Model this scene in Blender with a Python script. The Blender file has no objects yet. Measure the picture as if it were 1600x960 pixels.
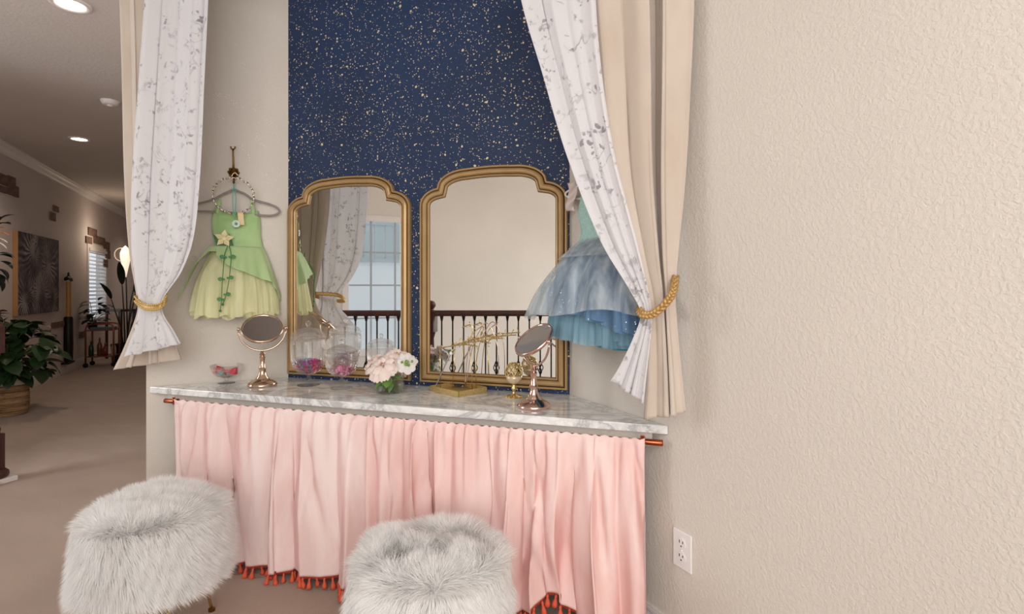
import bpy, bmesh, math, random
import numpy as np
from mathutils import Vector, Matrix
random.seed(7)
PI = math.pi
S = bpy.context.scene
C = S.collection
# ------------------------------------------------------------------ camera
EYE = Vector((0, 0, 1.2)); FPX = 844.0; YAW = math.radians(18); HOR = 451.0
cam_d = bpy.data.cameras.new('camera'); cam = bpy.data.objects.new('camera', cam_d); C.objects.link(cam)
cam.location = EYE; cam.rotation_euler = (PI/2, 0, YAW)
cam_d.sensor_width = 36; cam_d.lens = FPX/1600*36; cam_d.shift_y = -(480-HOR)/1600; cam_d.clip_start = .02
S.camera = cam
# ------------------------------------------------------------------ world, lights, exposure
S.view_settings.view_transform = 'Standard'; S.view_settings.look = 'None'
S.view_settings.exposure = 0.05; S.view_settings.gamma = 1
S.view_settings.use_curve_mapping = False
w = bpy.data.worlds.new('sky'); S.world = w; w.use_nodes = True
w.node_tree.nodes['Background'].inputs[0].default_value = (.80, .90, 1, 1)
w.node_tree.nodes['Background'].inputs[1].default_value = 1.0
def area(name, loc, aim, sx, sy, power, col):
    l = bpy.data.lights.new(name, 'AREA'); l.shape = 'RECTANGLE'; l.size = sx; l.size_y = sy
    l.energy = power; l.color = col
    o = bpy.data.objects.new(name, l); C.objects.link(o); o.location = loc
    o.rotation_euler = (Vector(aim)-Vector(loc)).to_track_quat('-Z', 'Y').to_euler()
    return o
# daylight through the tall rear window, then two added fill lights
area('rear_window_daylight', (1.15, -3.2, 1.5), (-.9, 1.2, .9), 2.9, 2.3, 117, (1, .98, .96))
area('ceiling_fill', (.35, -.75, 2.68), (-.3, .4, .2), 2.6, 2.4, 64, (1, .97, .93))  # soft fill added under the ceiling, no fitting there
area('stair_side_fill', (-4.95, .15, 1.7), (-2.2, 1.6, .7), 1.2, 1.9, 46, (.97, .98, 1))  # side fill added out of view beside the stairs
# ------------------------------------------------------------------ pixel <-> place helpers (1600 x 960)
RT = Vector((math.cos(YAW), math.sin(YAW), 0)); FW = Vector((-math.sin(YAW), math.cos(YAW), 0)); UP = Vector((0, 0, 1))
def ray(u, v): return RT*((u-800)/FPX) + UP*((HOR-v)/FPX) + FW
def hit(u, v, p, n, origin=None, d=None):
    o = origin or EYE; d = d or ray(u, v); n = Vector(n)
    return o + d*((Vector(p)-o).dot(n)/d.dot(n))
def on_y(u, v, y): return hit(u, v, (0, y, 0), (0, 1, 0))
def on_z(u, v, z): return hit(u, v, (0, 0, z), (0, 0, 1))
YB = 2.281                                  # back wall of the niche
def via_mirror(u, v, p, n, ym=YB-.016):      # where the view reflected in the wall mirrors lands
    d = ray(u, v); d = Vector((d.x, -d.y, d.z)); o = Vector((0, 2*ym, EYE.z))
    return hit(0, 0, p, n, o, d)
class Frame:                                # upright wall frame: local x to the right, -y into the room
    def __init__(s, o, rz):
        s.o = Vector(o); s.rz = rz; s.R = Matrix.Rotation(rz, 3, 'Z'); s.n = s.R @ Vector((0, -1, 0))
    def px(s, u, v, off=0):
        h = hit(u, v, s.o + s.n*off, s.n); return s.R.transposed() @ (h - s.o)
    def w(s, l): return s.o + s.R @ Vector(l)
r2 = math.sqrt(.5)
CL = Vector((-1.948, YB, 0)); CR = Vector((-.481, YB, 0)); EN = Vector((-2.378, 1.851, 0))
HD = Vector((-.682, .731, 0)); HN = Vector((.731, .682, 0))     # hall direction, hall left wall's inward normal
PH = Vector((-7.34, 4.2, 0))
FL = Frame(EN, PI/4); FB = Frame(CL, 0); FR = Frame(CR, -PI/4); FH = Frame(PH, math.atan2(.731, -.682))
# ------------------------------------------------------------------ object helpers
def tag(o, label=None, cat=None, group=None, kind=None):
    if label: o['label'] = label
    if cat: o['category'] = cat
    if group: o['group'] = group
    if kind: o['kind'] = kind
    return o
def T(name, label, cat, loc=(0, 0, 0), rz=0, group=None):
    o = bpy.data.objects.new(name, None); C.objects.link(o); o.empty_display_size = .05
    o.location = loc; o.rotation_euler = (0, 0, rz); return tag(o, label, cat, group)
class MB:
    def __init__(s): s.v = []; s.f = []
    def add(s, vs, fs):
        b = len(s.v); s.v += [tuple(x) for x in vs]; s.f += [tuple(i+b for i in f) for f in fs]; return s
    def box(s, a, b, M=None):
        (x0, y0, z0), (x1, y1, z1) = a, b
        vs = [Vector(p) for p in ((x0,y0,z0),(x1,y0,z0),(x1,y1,z0),(x0,y1,z0),(x0,y0,z1),(x1,y0,z1),(x1,y1,z1),(x0,y1,z1))]
        if M: vs = [M @ p for p in vs]
        return s.add(vs, [(0,3,2,1),(4,5,6,7),(0,1,5,4),(1,2,6,5),(2,3,7,6),(3,0,4,7)])
    def prism(s, pts, z0, z1):
        n = len(pts)
        a = sum(pts[i][0]*pts[(i+1) % n][1]-pts[(i+1) % n][0]*pts[i][1] for i in range(n))
        if a < 0: pts = pts[::-1]
        vs = [(p[0], p[1], z0) for p in pts]+[(p[0], p[1], z1) for p in pts]
        fs = [tuple(range(n-1, -1, -1)), tuple(range(n, 2*n))]+[(i, (i+1) % n, n+(i+1) % n, n+i) for i in range(n)]
        return s.add(vs, fs)
    def grid(s, f, nu, nv, cu=False, cv=False):
        a = nu if cu else nu+1; b = nv if cv else nv+1
        vs = [f(i/nu, j/nv) for j in range(b) for i in range(a)]
        fs = [(j*a+i, j*a+(i+1) % a, ((j+1) % b)*a+(i+1) % a, ((j+1) % b)*a+i) for j in range(nv) for i in range(nu)]
        return s.add(vs, fs)
    def lathe(s, prof, n=24, c=(0, 0, 0), M=None, cap=True):
        c = Vector(c); vs = []; k = len(prof)
        for r, z in prof:
            for i in range(n):
                p = Vector((r*math.cos(2*PI*i/n), r*math.sin(2*PI*i/n), z))
                vs.append((M @ p if M else p)+c)
        fs = [(j*n+i, j*n+(i+1) % n, (j+1)*n+(i+1) % n, (j+1)*n+i) for j in range(k-1) for i in range(n)]
        if cap: fs += [tuple(range(n-1, -1, -1)), tuple(range((k-1)*n, k*n))]
        return s.add(vs, fs)
    def tube(s, path, r, n=8, closed=False, cap=True):
        P = [Vector(p) for p in path]; m = len(P); vs = []; prev = None
        for i, p in enumerate(P):
            if closed: t = P[(i+1) % m]-P[i-1]
            else: t = P[min(i+1, m-1)]-P[max(i-1, 0)]
            t.normalize()
            if prev is None:
                q = Vector((0, 0, 1)) if abs(t.z) < .9 else Vector((1, 0, 0)); a = t.cross(q).normalized()
            else: a = (prev - t*prev.dot(t)).normalized()
            prev = a; b = t.cross(a); rr = r[i] if isinstance(r, (list, tuple)) else r
            for k in range(n): vs.append(p+a*(rr*math.cos(2*PI*k/n))+b*(rr*math.sin(2*PI*k/n)))
        L = m if closed else m-1
        fs = [(j*n+k, j*n+(k+1) % n, ((j+1) % m)*n+(k+1) % n, ((j+1) % m)*n+k) for j in range(L) for k in range(n)]
        if cap and not closed: fs += [tuple(range(n-1, -1, -1)), tuple(range((m-1)*n, m*n))]
        return s.add(vs, fs)
    def ball(s, c, r, n=10, m=6, sc=(1, 1, 1)):
        c = Vector(c)
        f = lambda u, v: c+Vector((sc[0]*r*math.sin(PI*v)*math.cos(2*PI*u), sc[1]*r*math.sin(PI*v)*math.sin(2*PI*u), -sc[2]*r*math.cos(PI*v)))
        return s.grid(f, n, m, cu=True)
    def mesh(s, name):
        me = bpy.data.meshes.new(name); me.from_pydata([tuple(v) for v in s.v], [], s.f); me.validate(); return me
    def build(s, name, mat, parent=None, smooth=False, bevel=0, solid=0, subd=0, ang=None):
        me = s.mesh(name)
        if smooth:
            if ang:
                bm = bmesh.new(); bm.from_mesh(me); bmesh.ops.recalc_face_normals(bm, faces=bm.faces)
                for e in bm.edges:
                    if len(e.link_faces) == 2 and e.calc_face_angle(0) > math.radians(ang): e.smooth = False
                bm.to_mesh(me); bm.free()
            me.polygons.foreach_set('use_smooth', [True]*len(me.polygons))
        me.materials.append(mat)
        o = bpy.data.objects.new(name, me); C.objects.link(o)
        if parent: o.parent = parent
        if bevel:
            b = o.modifiers.new('b', 'BEVEL'); b.width = bevel; b.segments = 2; b.limit_method = 'ANGLE'
        if solid:
            b = o.modifiers.new('s', 'SOLIDIFY'); b.thickness = solid; b.offset = 0
        if subd:
            b = o.modifiers.new('u', 'SUBSURF'); b.levels = subd; b.render_levels = subd
        return o
def inst(me, name, parent, loc=(0, 0, 0), rot=(0, 0, 0), sc=1, mat=None):
    o = bpy.data.objects.new(name, me); C.objects.link(o)
    if parent: o.parent = parent
    o.location = loc; o.rotation_euler = rot; o.scale = (sc,)*3 if not hasattr(sc, '__len__') else sc
    return o
def smoothmesh(mb, name, mat):
    me = mb.mesh(name); me.polygons.foreach_set('use_smooth', [True]*len(me.polygons)); me.materials.append(mat); return me
def copy_tree(o, parent=None):
    c = o.copy(); C.objects.link(c)
    if parent: c.parent = parent
    for ch in list(o.children): copy_tree(ch, c)
    return c
def lerp(a, b, t): return a+(b-a)*t
def track(keys, t):                      # smooth interpolation through (t, value...) keys
    for i in range(len(keys)-1):
        if t <= keys[i+1][0] or i == len(keys)-2:
            a, b = keys[i], keys[i+1]
            p0 = keys[i-1] if i > 0 else a; p3 = keys[i+2] if i+2 < len(keys) else b
            h = (b[0]-a[0]) or 1e-6; k = min(max((t-a[0])/h, 0), 1); out = []
            for c in range(1, len(a)):
                m0 = (b[c]-p0[c])/((b[0]-p0[0]) or 1e-6)*h; m1 = (p3[c]-a[c])/((p3[0]-a[0]) or 1e-6)*h
                out.append((2*k**3-3*k*k+1)*a[c]+(k**3-2*k*k+k)*m0+(-2*k**3+3*k*k)*b[c]+(k**3-k*k)*m1)
            return out
# ------------------------------------------------------------------ materials
def sc(*c): return tuple(((x/255)/12.92 if x/255 <= .04045 else ((x/255+.055)/1.055)**2.4) for x in c)+(1,)
class N:
    def __init__(s, name):
        s.m = bpy.data.materials.new(name); s.m.use_nodes = True; s.t = s.m.node_tree
        s.b = s.t.nodes['Principled BSDF']; s.out = s.t.nodes['Material Output']; s.co = None
    def n(s, typ, **k):
        x = s.t.nodes.new(typ)
        for a, v in k.items():
            if a.startswith('i_'):
                kk = a[2:]; kk = int(kk) if kk.isdigit() else kk.replace('_', ' ')
                if hasattr(v, 'is_output'): s.t.links.new(v, x.inputs[kk])
                else: x.inputs[kk].default_value = v
            else: setattr(x, a, v)
        return x
    def l(s, a, b): s.t.links.new(a, b)
    def obj(s, scale=(1, 1, 1), rot=(0, 0, 0)):
        c = s.n('ShaderNodeTexCoord').outputs['Object']
        return s.n('ShaderNodeMapping', i_0=c, i_Scale=scale, i_Rotation=rot).outputs[0]
    def noise(s, scale, co=None, detail=3, rough=.5, dist=0):
        return s.n('ShaderNodeTexNoise', i_Vector=co or s.obj(), i_Scale=scale, i_Detail=detail, i_Roughness=rough, i_Distortion=dist).outputs['Fac']
    def ramp(s, fac, *stops):
        r = s.n('ShaderNodeValToRGB'); s.l(fac, r.inputs[0]); e = r.color_ramp.elements
        while len(e) < len(stops): e.new(.5)
        for k, (p, c) in zip(e, stops):
            k.position = p; k.color = c if hasattr(c, '__len__') else (c, c, c, 1)
        return r.outputs[0]
    def math(s, op, a, b=0.0, c=None):
        x = s.n('ShaderNodeMath', operation=op)
        for i, q in enumerate((a, b) if c is None else (a, b, c)):
            if hasattr(q, 'is_output'): s.l(q, x.inputs[i])
            else: x.inputs[i].default_value = q
        return x.outputs[0]
    def mix(s, f, a, b):
        x = s.n('ShaderNodeMix', data_type='RGBA')
        for k, q in ((0, f), (6, a), (7, b)):
            if hasattr(q, 'is_output'): s.l(q, x.inputs[k])
            else: x.inputs[k].default_value = q
        return x.outputs[2]
    def set(s, **k):
        for a, v in k.items():
            i = s.b.inputs[a.replace('_', ' ')]
            if hasattr(v, 'is_output'): s.l(v, i)
            else: i.default_value = v
        return s
    def bump(s, h, strength=.3, dist=.002):
        b = s.n('ShaderNodeBump', i_Strength=strength, i_Distance=dist, i_Height=h); s.l(b.outputs[0], s.b.inputs['Normal']); return s
    def transl(s, amount, col):
        t = s.n('ShaderNodeBsdfTranslucent')
        if hasattr(col, 'is_output'): s.l(col, t.inputs[0])
        else: t.inputs[0].default_value = col
        x = s.n('ShaderNodeMixShader', i_0=amount); s.l(s.b.outputs[0], x.inputs[1]); s.l(t.outputs[0], x.inputs[2]); s.l(x.outputs[0], s.out.inputs[0]); s.last = x.outputs[0]; return s
    def see(s, amount):                 # open weave: light and sight pass between the threads
        t = s.n('ShaderNodeBsdfTransparent'); x = s.n('ShaderNodeMixShader')
        if hasattr(amount, 'is_output'): s.l(amount, x.inputs[0])
        else: x.inputs[0].default_value = amount
        src = getattr(s, 'last', s.b.outputs[0]); s.l(src, x.inputs[1]); s.l(t.outputs[0], x.inputs[2]); s.l(x.outputs[0], s.out.inputs[0]); return s
def plain(name, col, rough=.5, metal=0, bump=0, bscale=200, **k):
    m = N(name); m.set(Base_Color=col, Roughness=rough, Metallic=metal, **k)
    if bump: m.bump(m.noise(bscale), bump, .001)
    return m.m
def var(name, c1, c2, scale, rough=.5, metal=0, co=(1, 1, 1), bump=.0, detail=4, **k):
    m = N(name); f = m.noise(scale, m.obj(co), detail); m.set(Base_Color=m.ramp(f, (.3, c1), (.7, c2)), Roughness=rough, Metallic=metal, **k)
    if bump: m.bump(f, bump, .002)
    return m.m
def wallmat(name, col, sc_=75):
    m = N(name); f = m.noise(sc_, None, 5, .55, .4); big = m.noise(1.3, None, 2)
    c2 = tuple(x*.95 for x in col[:3])+(1,)
    m.set(Base_Color=m.mix(m.ramp(big, (.35, 0.), (.65, 1.)), col, c2), Roughness=.75)
    h = m.ramp(f, (.42, 0.), (.60, 1.)); return m.bump(h, .42, .0017).m
M = {}
M['wall'] = wallmat('wall_paint', sc(224, 216, 206), 100)
M['hallwall'] = wallmat('hall_paint', sc(214, 203, 198), 60)
M['ceil'] = wallmat('ceiling_paint', sc(212, 203, 196), 45)
M['trim'] = plain('trim_white', sc(228, 222, 218), .4)
def carpet():
    m = N('carpet'); f = m.noise(260, None, 4, .7); g = m.noise(2.2, m.obj((1, 2.2, 1), (0, 0, .7)), 3)
    c = m.mix(f, sc(154, 128, 110), sc(214, 190, 170)); c = m.mix(m.math('MULTIPLY', m.ramp(g, (.3, 0.), (.7, 1.)), .5), c, sc(160, 134, 117))
    m.set(Base_Color=c, Roughness=.95); m.b.inputs['Sheen Weight'].default_value = .3
    return m.bump(f, .8, .006).m
M['carpet'] = carpet()
def wallpaper():
    m = N('starry_wallpaper'); base = m.mix(m.noise(2.0, None, 3), sc(24, 38, 68), sc(34, 62, 104))
    co = m.obj(); tot = None
    wob = m.n('ShaderNodeTexNoise', i_Vector=co, i_Scale=60.0, i_Detail=2.0)
    co2 = m.n('ShaderNodeMixRGB', blend_type='ADD', i_0=.012, i_1=co, i_2=wob.outputs['Color']).outputs[0]
    for scl, r, keep in ((18, .15, .55), (34, .20, .42), (72, .25, .40), (110, .26, .45)):
        v = m.n('ShaderNodeTexVoronoi', i_Vector=co2, i_Scale=float(scl), i_Randomness=1.0)
        sep = m.n('ShaderNodeSeparateColor', i_0=v.outputs['Color'])
        rad = m.math('MULTIPLY', sep.outputs[0], r); d = m.math('LESS_THAN', v.outputs['Distance'], rad)
        k = m.math('GREATER_THAN', sep.outputs[1], keep); d = m.math('MULTIPLY', d, k)
        tot = d if tot is None else m.math('MAXIMUM', tot, d)
    gold = m.mix(m.noise(90), sc(226, 200, 140), sc(240, 230, 205))
    m.set(Base_Color=m.mix(tot, base, gold), Roughness=m.math('SUBTRACT', .6, m.math('MULTIPLY', tot, .15)), Metallic=m.math('MULTIPLY', tot, .25)); return m.m
M['paper'] = wallpaper()
def marble():
    m = N('marble'); co = m.obj((1, 1.8, 1), (0, 0, .5))
    a = m.noise(2.6, co, 8, .62, 2.2); vein = m.math('ABSOLUTE', m.math('SUBTRACT', a, .5))
    b = m.noise(7, co, 6, .6, 1.2); v2 = m.math('ABSOLUTE', m.math('SUBTRACT', b, .5))
    c = m.mix(m.ramp(vein, (0., 1.), (.035, .35), (.11, 0.)), sc(246, 246, 245), sc(186, 186, 187))
    c = m.mix(m.math('MULTIPLY', m.ramp(v2, (0., 1.), (.05, 0.)), .3), c, sc(192, 190, 190))
    m.set(Base_Color=c, Roughness=.12); m.b.inputs['Coat Weight'].default_value = .3; return m.m
M['marble'] = marble()
def fabric(name, c1, c2, weave=600, rough=.85, sheen=.3, tr=.15, wr=.2):
    m = N(name); f = m.noise(9, m.obj((1, 1, .35)), 4); wv = m.noise(weave, m.obj((1, 1, .25)), 2)
    c = m.mix(m.ramp(f, (.3, 0.), (.7, 1.)), c1, c2); m.set(Base_Color=c, Roughness=rough); m.b.inputs['Sheen Weight'].default_value = sheen
    m.bump(m.math('ADD', m.math('MULTIPLY', wv, .3), m.noise(14, None, 4)), wr, .004)
    return m.transl(tr, c).m
M['beige'] = fabric('beige_linen', sc(222, 209, 195), sc(211, 195, 179))
def velvet(name, lit, deep):  # fold shading in the colour: pale facing the view, deeper pink at grazing
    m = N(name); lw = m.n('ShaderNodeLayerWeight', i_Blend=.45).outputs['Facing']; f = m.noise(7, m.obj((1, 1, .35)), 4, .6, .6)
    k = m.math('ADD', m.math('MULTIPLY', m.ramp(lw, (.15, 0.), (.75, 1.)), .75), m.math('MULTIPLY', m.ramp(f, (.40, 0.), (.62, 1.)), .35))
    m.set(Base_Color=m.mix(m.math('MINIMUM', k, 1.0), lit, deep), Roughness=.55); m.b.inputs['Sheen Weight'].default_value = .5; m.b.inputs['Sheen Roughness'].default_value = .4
    return m.bump(m.math('ADD', m.noise(16, m.obj((1, 1, .4)), 5), m.math('MULTIPLY', m.noise(400), .1)), .6, .006).m
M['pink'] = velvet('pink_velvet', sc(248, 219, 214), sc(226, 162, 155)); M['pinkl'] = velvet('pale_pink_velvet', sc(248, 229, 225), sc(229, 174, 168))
def sheer():
    m = N('floral_sheer'); co = m.obj((1, 1, 1))
    wob = m.n('ShaderNodeTexNoise', i_Vector=co, i_Scale=38.0, i_Detail=2.0)
    c2 = m.n('ShaderNodeMixRGB', blend_type='ADD', i_0=.05, i_1=co, i_2=wob.outputs['Color']).outputs[0]
    v = m.n('ShaderNodeTexVoronoi', i_Vector=c2, i_Scale=42.0)
    pet = m.ramp(v.outputs['Distance'], (.28, 1.), (.40, 0.))
    cl = m.ramp(m.noise(13, co, 2), (.47, 0.), (.55, 1.))
    stem = m.ramp(m.math('ABSOLUTE', m.math('SUBTRACT', m.noise(11, co, 2, .5, .8), .5)), (.0, .7), (.022, 0.))
    sep = m.n('ShaderNodeSeparateColor', i_0=v.outputs['Color'])
    p = m.math('MAXIMUM', m.math('MULTIPLY', m.math('MULTIPLY', pet, cl), m.math('GREATER_THAN', sep.outputs[0], .3)), m.math('MULTIPLY', stem, m.ramp(m.noise(13, co, 2), (.48, 0.), (.55, 1.))))
    strong = m.ramp(m.noise(5, co, 2), (.38, .35), (.68, .85))
    c = m.mix(m.math('MULTIPLY', p, strong), sc(246, 245, 247), sc(158, 152, 160))
    m.set(Base_Color=c, Roughness=.8); m.transl(.4, c); return m.see(.06).m
M['sheer'] = sheer()
M['gold'] = var('aged_gold', sc(178, 146, 100), sc(192, 160, 114), 12, .42, .45, (1, 1, 1), 0)
M['groove_shade'] = plain('shaded_gold_groove', sc(92, 66, 38), .5, .5)  # shade of the frame grooves put into a darker gold
M['mirror'] = plain('mirror_glass', (.90, .90, .88, 1), .0, 1)
M['silver'] = plain('vanity_mirror_glass', (.62, .61, .61, 1), .08, 1)
M['rose'] = plain('rose_gold', sc(224, 190, 176), .16, 1)
M['champ'] = plain('champagne_gold', sc(216, 188, 166), .16, 1)
M['brass'] = plain('bright_brass', sc(220, 194, 134), .25, 1)
M['copper'] = plain('copper', sc(176, 90, 62), .25, 1)
M['bronze'] = plain('old_brass', sc(128, 98, 50), .3, 1)
def glass(name, col=(1, 1, 1, 1), see=.55, rough=0):
    m = N(name); m.set(Base_Color=col, Roughness=rough, IOR=1.45, Transmission_Weight=1.0)
    t = m.n('ShaderNodeBsdfTransparent'); t.inputs[0].default_value = col
    x = m.n('ShaderNodeMixShader', i_0=see); m.l(m.b.outputs[0], x.inputs[1]); m.l(t.outputs[0], x.inputs[2]); m.l(x.outputs[0], m.out.inputs[0]); return m.m
M['glass'] = glass('clear_glass', (1, 1, 1, 1), .66); M['pane'] = glass('window_pane', (1, 1, 1, 1), .85)
M['glass2'] = glass('clear_glass_foot', (1, 1, 1, 1), .75); M['pinkglass'] = glass('pink_sweets', sc(240, 150, 190), .35, .3)
M['glitter'] = N('gold_glitter').set(Base_Color=sc(214, 184, 110), Roughness=.3, Metallic=.8).m
_g = N('gold_glitter_tray'); _f = _g.noise(500, None, 2); _g.set(Base_Color=_g.ramp(_f, (.3, sc(160, 125, 60)), (.7, sc(240, 215, 150))), Roughness=.35, Metallic=.7).bump(_f, .9, .003); M['glit'] = _g.m
M['rope'] = var('gold_rope', sc(166, 128, 74), sc(206, 170, 112), 260, .45, .4)
M['fur'] = N('white_fur').set(Base_Color=(1, .99, .975, 1), Roughness=.7, Specular_IOR_Level=.2).transl(.5, (1, 1, 1, 1)).m
M['furbase'] = plain('fur_backing', sc(250, 249, 247), .9)
M['white'] = plain('white_plastic', sc(238, 234, 232), .35)
M['dark'] = plain('dark_slot', sc(40, 36, 34), .6)
M['wood'] = var('dark_red_wood', sc(52, 24, 20), sc(84, 42, 34), 14, .35, 0, (1, 1, .15))
M['iron'] = plain('black_iron', sc(26, 23, 24), .45, .4)
M['orange'] = plain('orange_tassel', sc(226, 96, 66), .8)
M['rust'] = plain('dark_orange_band', sc(176, 66, 44), .8)
# ------------------------------------------------------------------ setting
def struct(mb, name, mat, **k): return tag(mb.build(name, mat, **k), kind='structure')
H = 2.74; HH = 3.45
def along(p, d, s): return p + d*s
A = Vector((-4.0, 2.2, 0)); Cc = Vector((-3.95, .58, 0)); B = Vector((-2.25, .03, 0)); D = Vector((-.62, -.50, 0))
A1 = A - HN*(A.dot(HN)-PH.dot(HN))                    # foot of A on the hall's left wall
J2 = A1 - HN*1.2; K = J2 - HD*8.0
def cross(p, d, q, e):                                # where line p+td meets q+se
    den = d.x*e.y-d.y*e.x; t = ((q.x-p.x)*e.y-(q.y-p.y)*e.x)/den; return p+d*t
RD = Vector((r2, -r2, 0))
R = cross(CR, RD, K, HN)                              # rear right corner
D2 = cross(D, -HD, K, HN)
sE = 6.2; HLE = PH + HD*sE; HRE = cross(EN, HD, HLE, HN)
floor_pts = [A1, A, Cc, B, D, D2, R, CR, CL, EN, HRE, HLE]
struct(MB().prism([(p.x, p.y) for p in floor_pts], -.25, 0), 'floor', M['carpet'])
struct(MB().prism([(p.x, p.y) for p in (A1-HN*1.5+HD*.4, A1+HN*1.6, D+HN*.5, D2+HN*.3-HD*.2, K-HN*.4-HD*.2)], -2.75, -2.6), 'floor', M['carpet'])
low = [A1, A-HD*.8, Cc, B, D, D2, R, CR, CL, EN, HRE, HLE]
def outset(p, d): return (p.x+d[0], p.y+d[1])
struct(MB().prism([(p.x, p.y) for p in low], H, H+.12), 'ceiling', M['ceil'])
struct(MB().prism([outset(HLE, (-.3, 1)), outset(J2, (-.8, -.2)), outset(K, (-.5, -.5)), outset(R, (.8, -.3)), outset(CR, (.8, 1.5))], HH, HH+.1), 'ceiling', M['ceil'])
drop = MB()
for a, b in ((A1, A-HD*.8), (A-HD*.8, Cc), (Cc, B), (B, D), (D, D2)):
    n = (b-a).normalized(); n = Vector((-n.y, n.x, 0))*.05
    drop.prism([(a.x, a.y), (b.x, b.y), (b+n).to_tuple()[:2], (a+n).to_tuple()[:2]], H+.001, HH)
struct(drop, 'trim_1', M['wall'])
def wall(name, mat, a, b, out, th=.12, z0=0, z1=H, **k):
    o = Vector(out).normalized()*th
    return struct(MB().prism([(a.x, a.y), (b.x, b.y), (b.x+o.x, b.y+o.y), (a.x+o.x, a.y+o.y)], z0, z1), name, mat, **k)
wall_left = wall('wall_left', M['wall'], EN, CL, (-1, 1))
wall('wall_back', M['paper'], CL, CR, (0, 1))
wall('wall_right', M['wall'], CR, R, (1, 1), z1=HH)
wall('wall_hall_right', M['hallwall'], EN+HD*.03, HRE, HN)
wall('wall_hall_end', M['hallwall'], HLE, HRE, HD)
def holed(name, mat, a, b, out, holes, z0, z1, th=.14):
    """wall from a to b with rectangular openings (s0, s1, z0, z1), measured from a"""
    d = (b-a); L = d.length; d.normalize(); o = Vector(out).normalized()*th; mb = MB()
    ss = sorted({0, L}|{h[0] for h in holes}|{h[1] for h in holes}); zs = sorted({z0, z1}|{h[2] for h in holes}|{h[3] for h in holes})
    for i in range(len(ss)-1):
        for j in range(len(zs)-1):
            cs, cz = (ss[i]+ss[i+1])/2, (zs[j]+zs[j+1])/2
            if any(h[0] < cs < h[1] and h[2] < cz < h[3] for h in holes): continue
            p, q = a+d*ss[i], a+d*ss[i+1]
            mb.prism([(p.x, p.y), (q.x, q.y), (q.x+o.x, q.y+o.y), (p.x+o.x, p.y+o.y)], zs[j], zs[j+1])
    return struct(mb, name, mat)
def window(name, a, d, out, s0, s1, z0, z1, cols, rows, blind=False):
    """frame, muntins and panes as parts, built in the frame of the opening"""
    rz = math.atan2(d.y, d.x); e = T(name, None, None, a+d*s0+Vector((0, 0, z0)), rz); e['kind'] = 'structure'
    R3 = Matrix.Rotation(-rz, 3, 'Z'); oy = 1 if (R3 @ Vector(out)).y > 0 else -1
    W, Hh = s1-s0, z1-z0; mb = MB(); y0, y1 = (-.015*oy, .07*oy)
    ya, yb = min(y0, y1), max(y0, y1); f = .055
    for x0, x1, c0, c1 in ((-.05, f*.5, -.05, Hh+.05), (W-f*.5, W+.05, -.05, Hh+.05), (0, W, Hh-f*.5, Hh+.05), (0, W, -.05, f*.5)): mb.box((x0, ya, c0), (x1, yb, c1))
    mb.build('window_frame', M['trim'], e, bevel=.004)
    g = .04*oy
    for i in range(1, cols): MB().box((W*i/cols-.010, g-.01, .02), (W*i/cols+.010, g+.01, Hh-.02)).build('muntin', M['muntin'], e)
    for j in range(1, rows): MB().box((.02, g-.011, Hh*j/rows-.010), (W-.02, g+.011, Hh*j/rows+.010)).build('muntin', M['muntin'], e)
    for i in range(cols):
        for j in range(rows): MB().box((W*i/cols+.008, g-.002, Hh*j/rows+.008), (W*(i+1)/cols-.008, g+.002, Hh*(j+1)/rows-.008)).build('pane', M['pane'], e)
    return e, W, Hh, oy
M['muntin'] = plain('muntin_grey', sc(170, 175, 180), .5)
# hall left wall with the blind window, its openings measured from the far end of the wall at HLE
q0, q1 = hit(137, 440, PH, HN), hit(165, 440, PH, HN)
zt = hit(151, 388, PH, HN).z; zb = hit(151, 499, PH, HN).z
sA = (q0-A1).dot(HD); sB = (q1-A1).dot(HD)
wall_hall = holed('wall_hall_left', M['hallwall'], A1, HLE, -HN, [(sA, sB, zb, zt)], 0, H)
win2, W2, H2, oy2 = window('window_2', A1, HD, -HN, sA, sB, zb, zt, 1, 1)
n2 = int(H2/.062)
me = MB().box((0.03, -.028, -.002), (W2-.03, .028, .002)).mesh('slat'); me.materials.append(M['trim'])
for i in range(n2): inst(me, 'slat', win2, (0, .005*oy2, .03+(H2-.06)*i/(n2-1)), (math.radians(32)*oy2, 0, 0))
MB().box((.02, -.03, H2-.07), (W2-.02, .03, H2-.02)).build('blind_rail', M['trim'], win2)
# stair wall with the tall window seen in the left mirror, plus an added opening
a0 = via_mirror(541, 400, J2, HN); a1 = via_mirror(655, 400, J2, HN)
wt = via_mirror(590, 343, J2, HN).z; wb = via_mirror(590, 549, J2, HN).z
s0, s1 = (a0-J2).dot(-HD), (a1-J2).dot(-HD); s0, s1 = min(s0, s1), max(s0, s1)
holed('wall_stair', M['wall'], J2, K, -HN, [(s0, s1, wb, wt), (.15, 1.25, .5, 2.4)], -2.7, HH)
win1 = window('window_1', J2, -HD, -HN, s0, s1, wb, wt, 3, 4)[0]
window('added_window', J2, -HD, -HN, .15, 1.25, .5, 2.4, 2, 4)  # unseen window added to stand behind the stair-side fill
holed('wall_stair_end', M['wall'], A1, J2, HD, [], -2.7, HH)
# rear wall behind the camera with the big window that lights the room
Lr = (R-K).length
holed('wall_rear', M['wall'], K, R, HD*-1, [(2.2, 5.0, .5, 2.45)], -2.7, HH)
window('window_3', K, HN, HD*-1, 2.2, 5.0, .5, 2.45, 4, 3)
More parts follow.
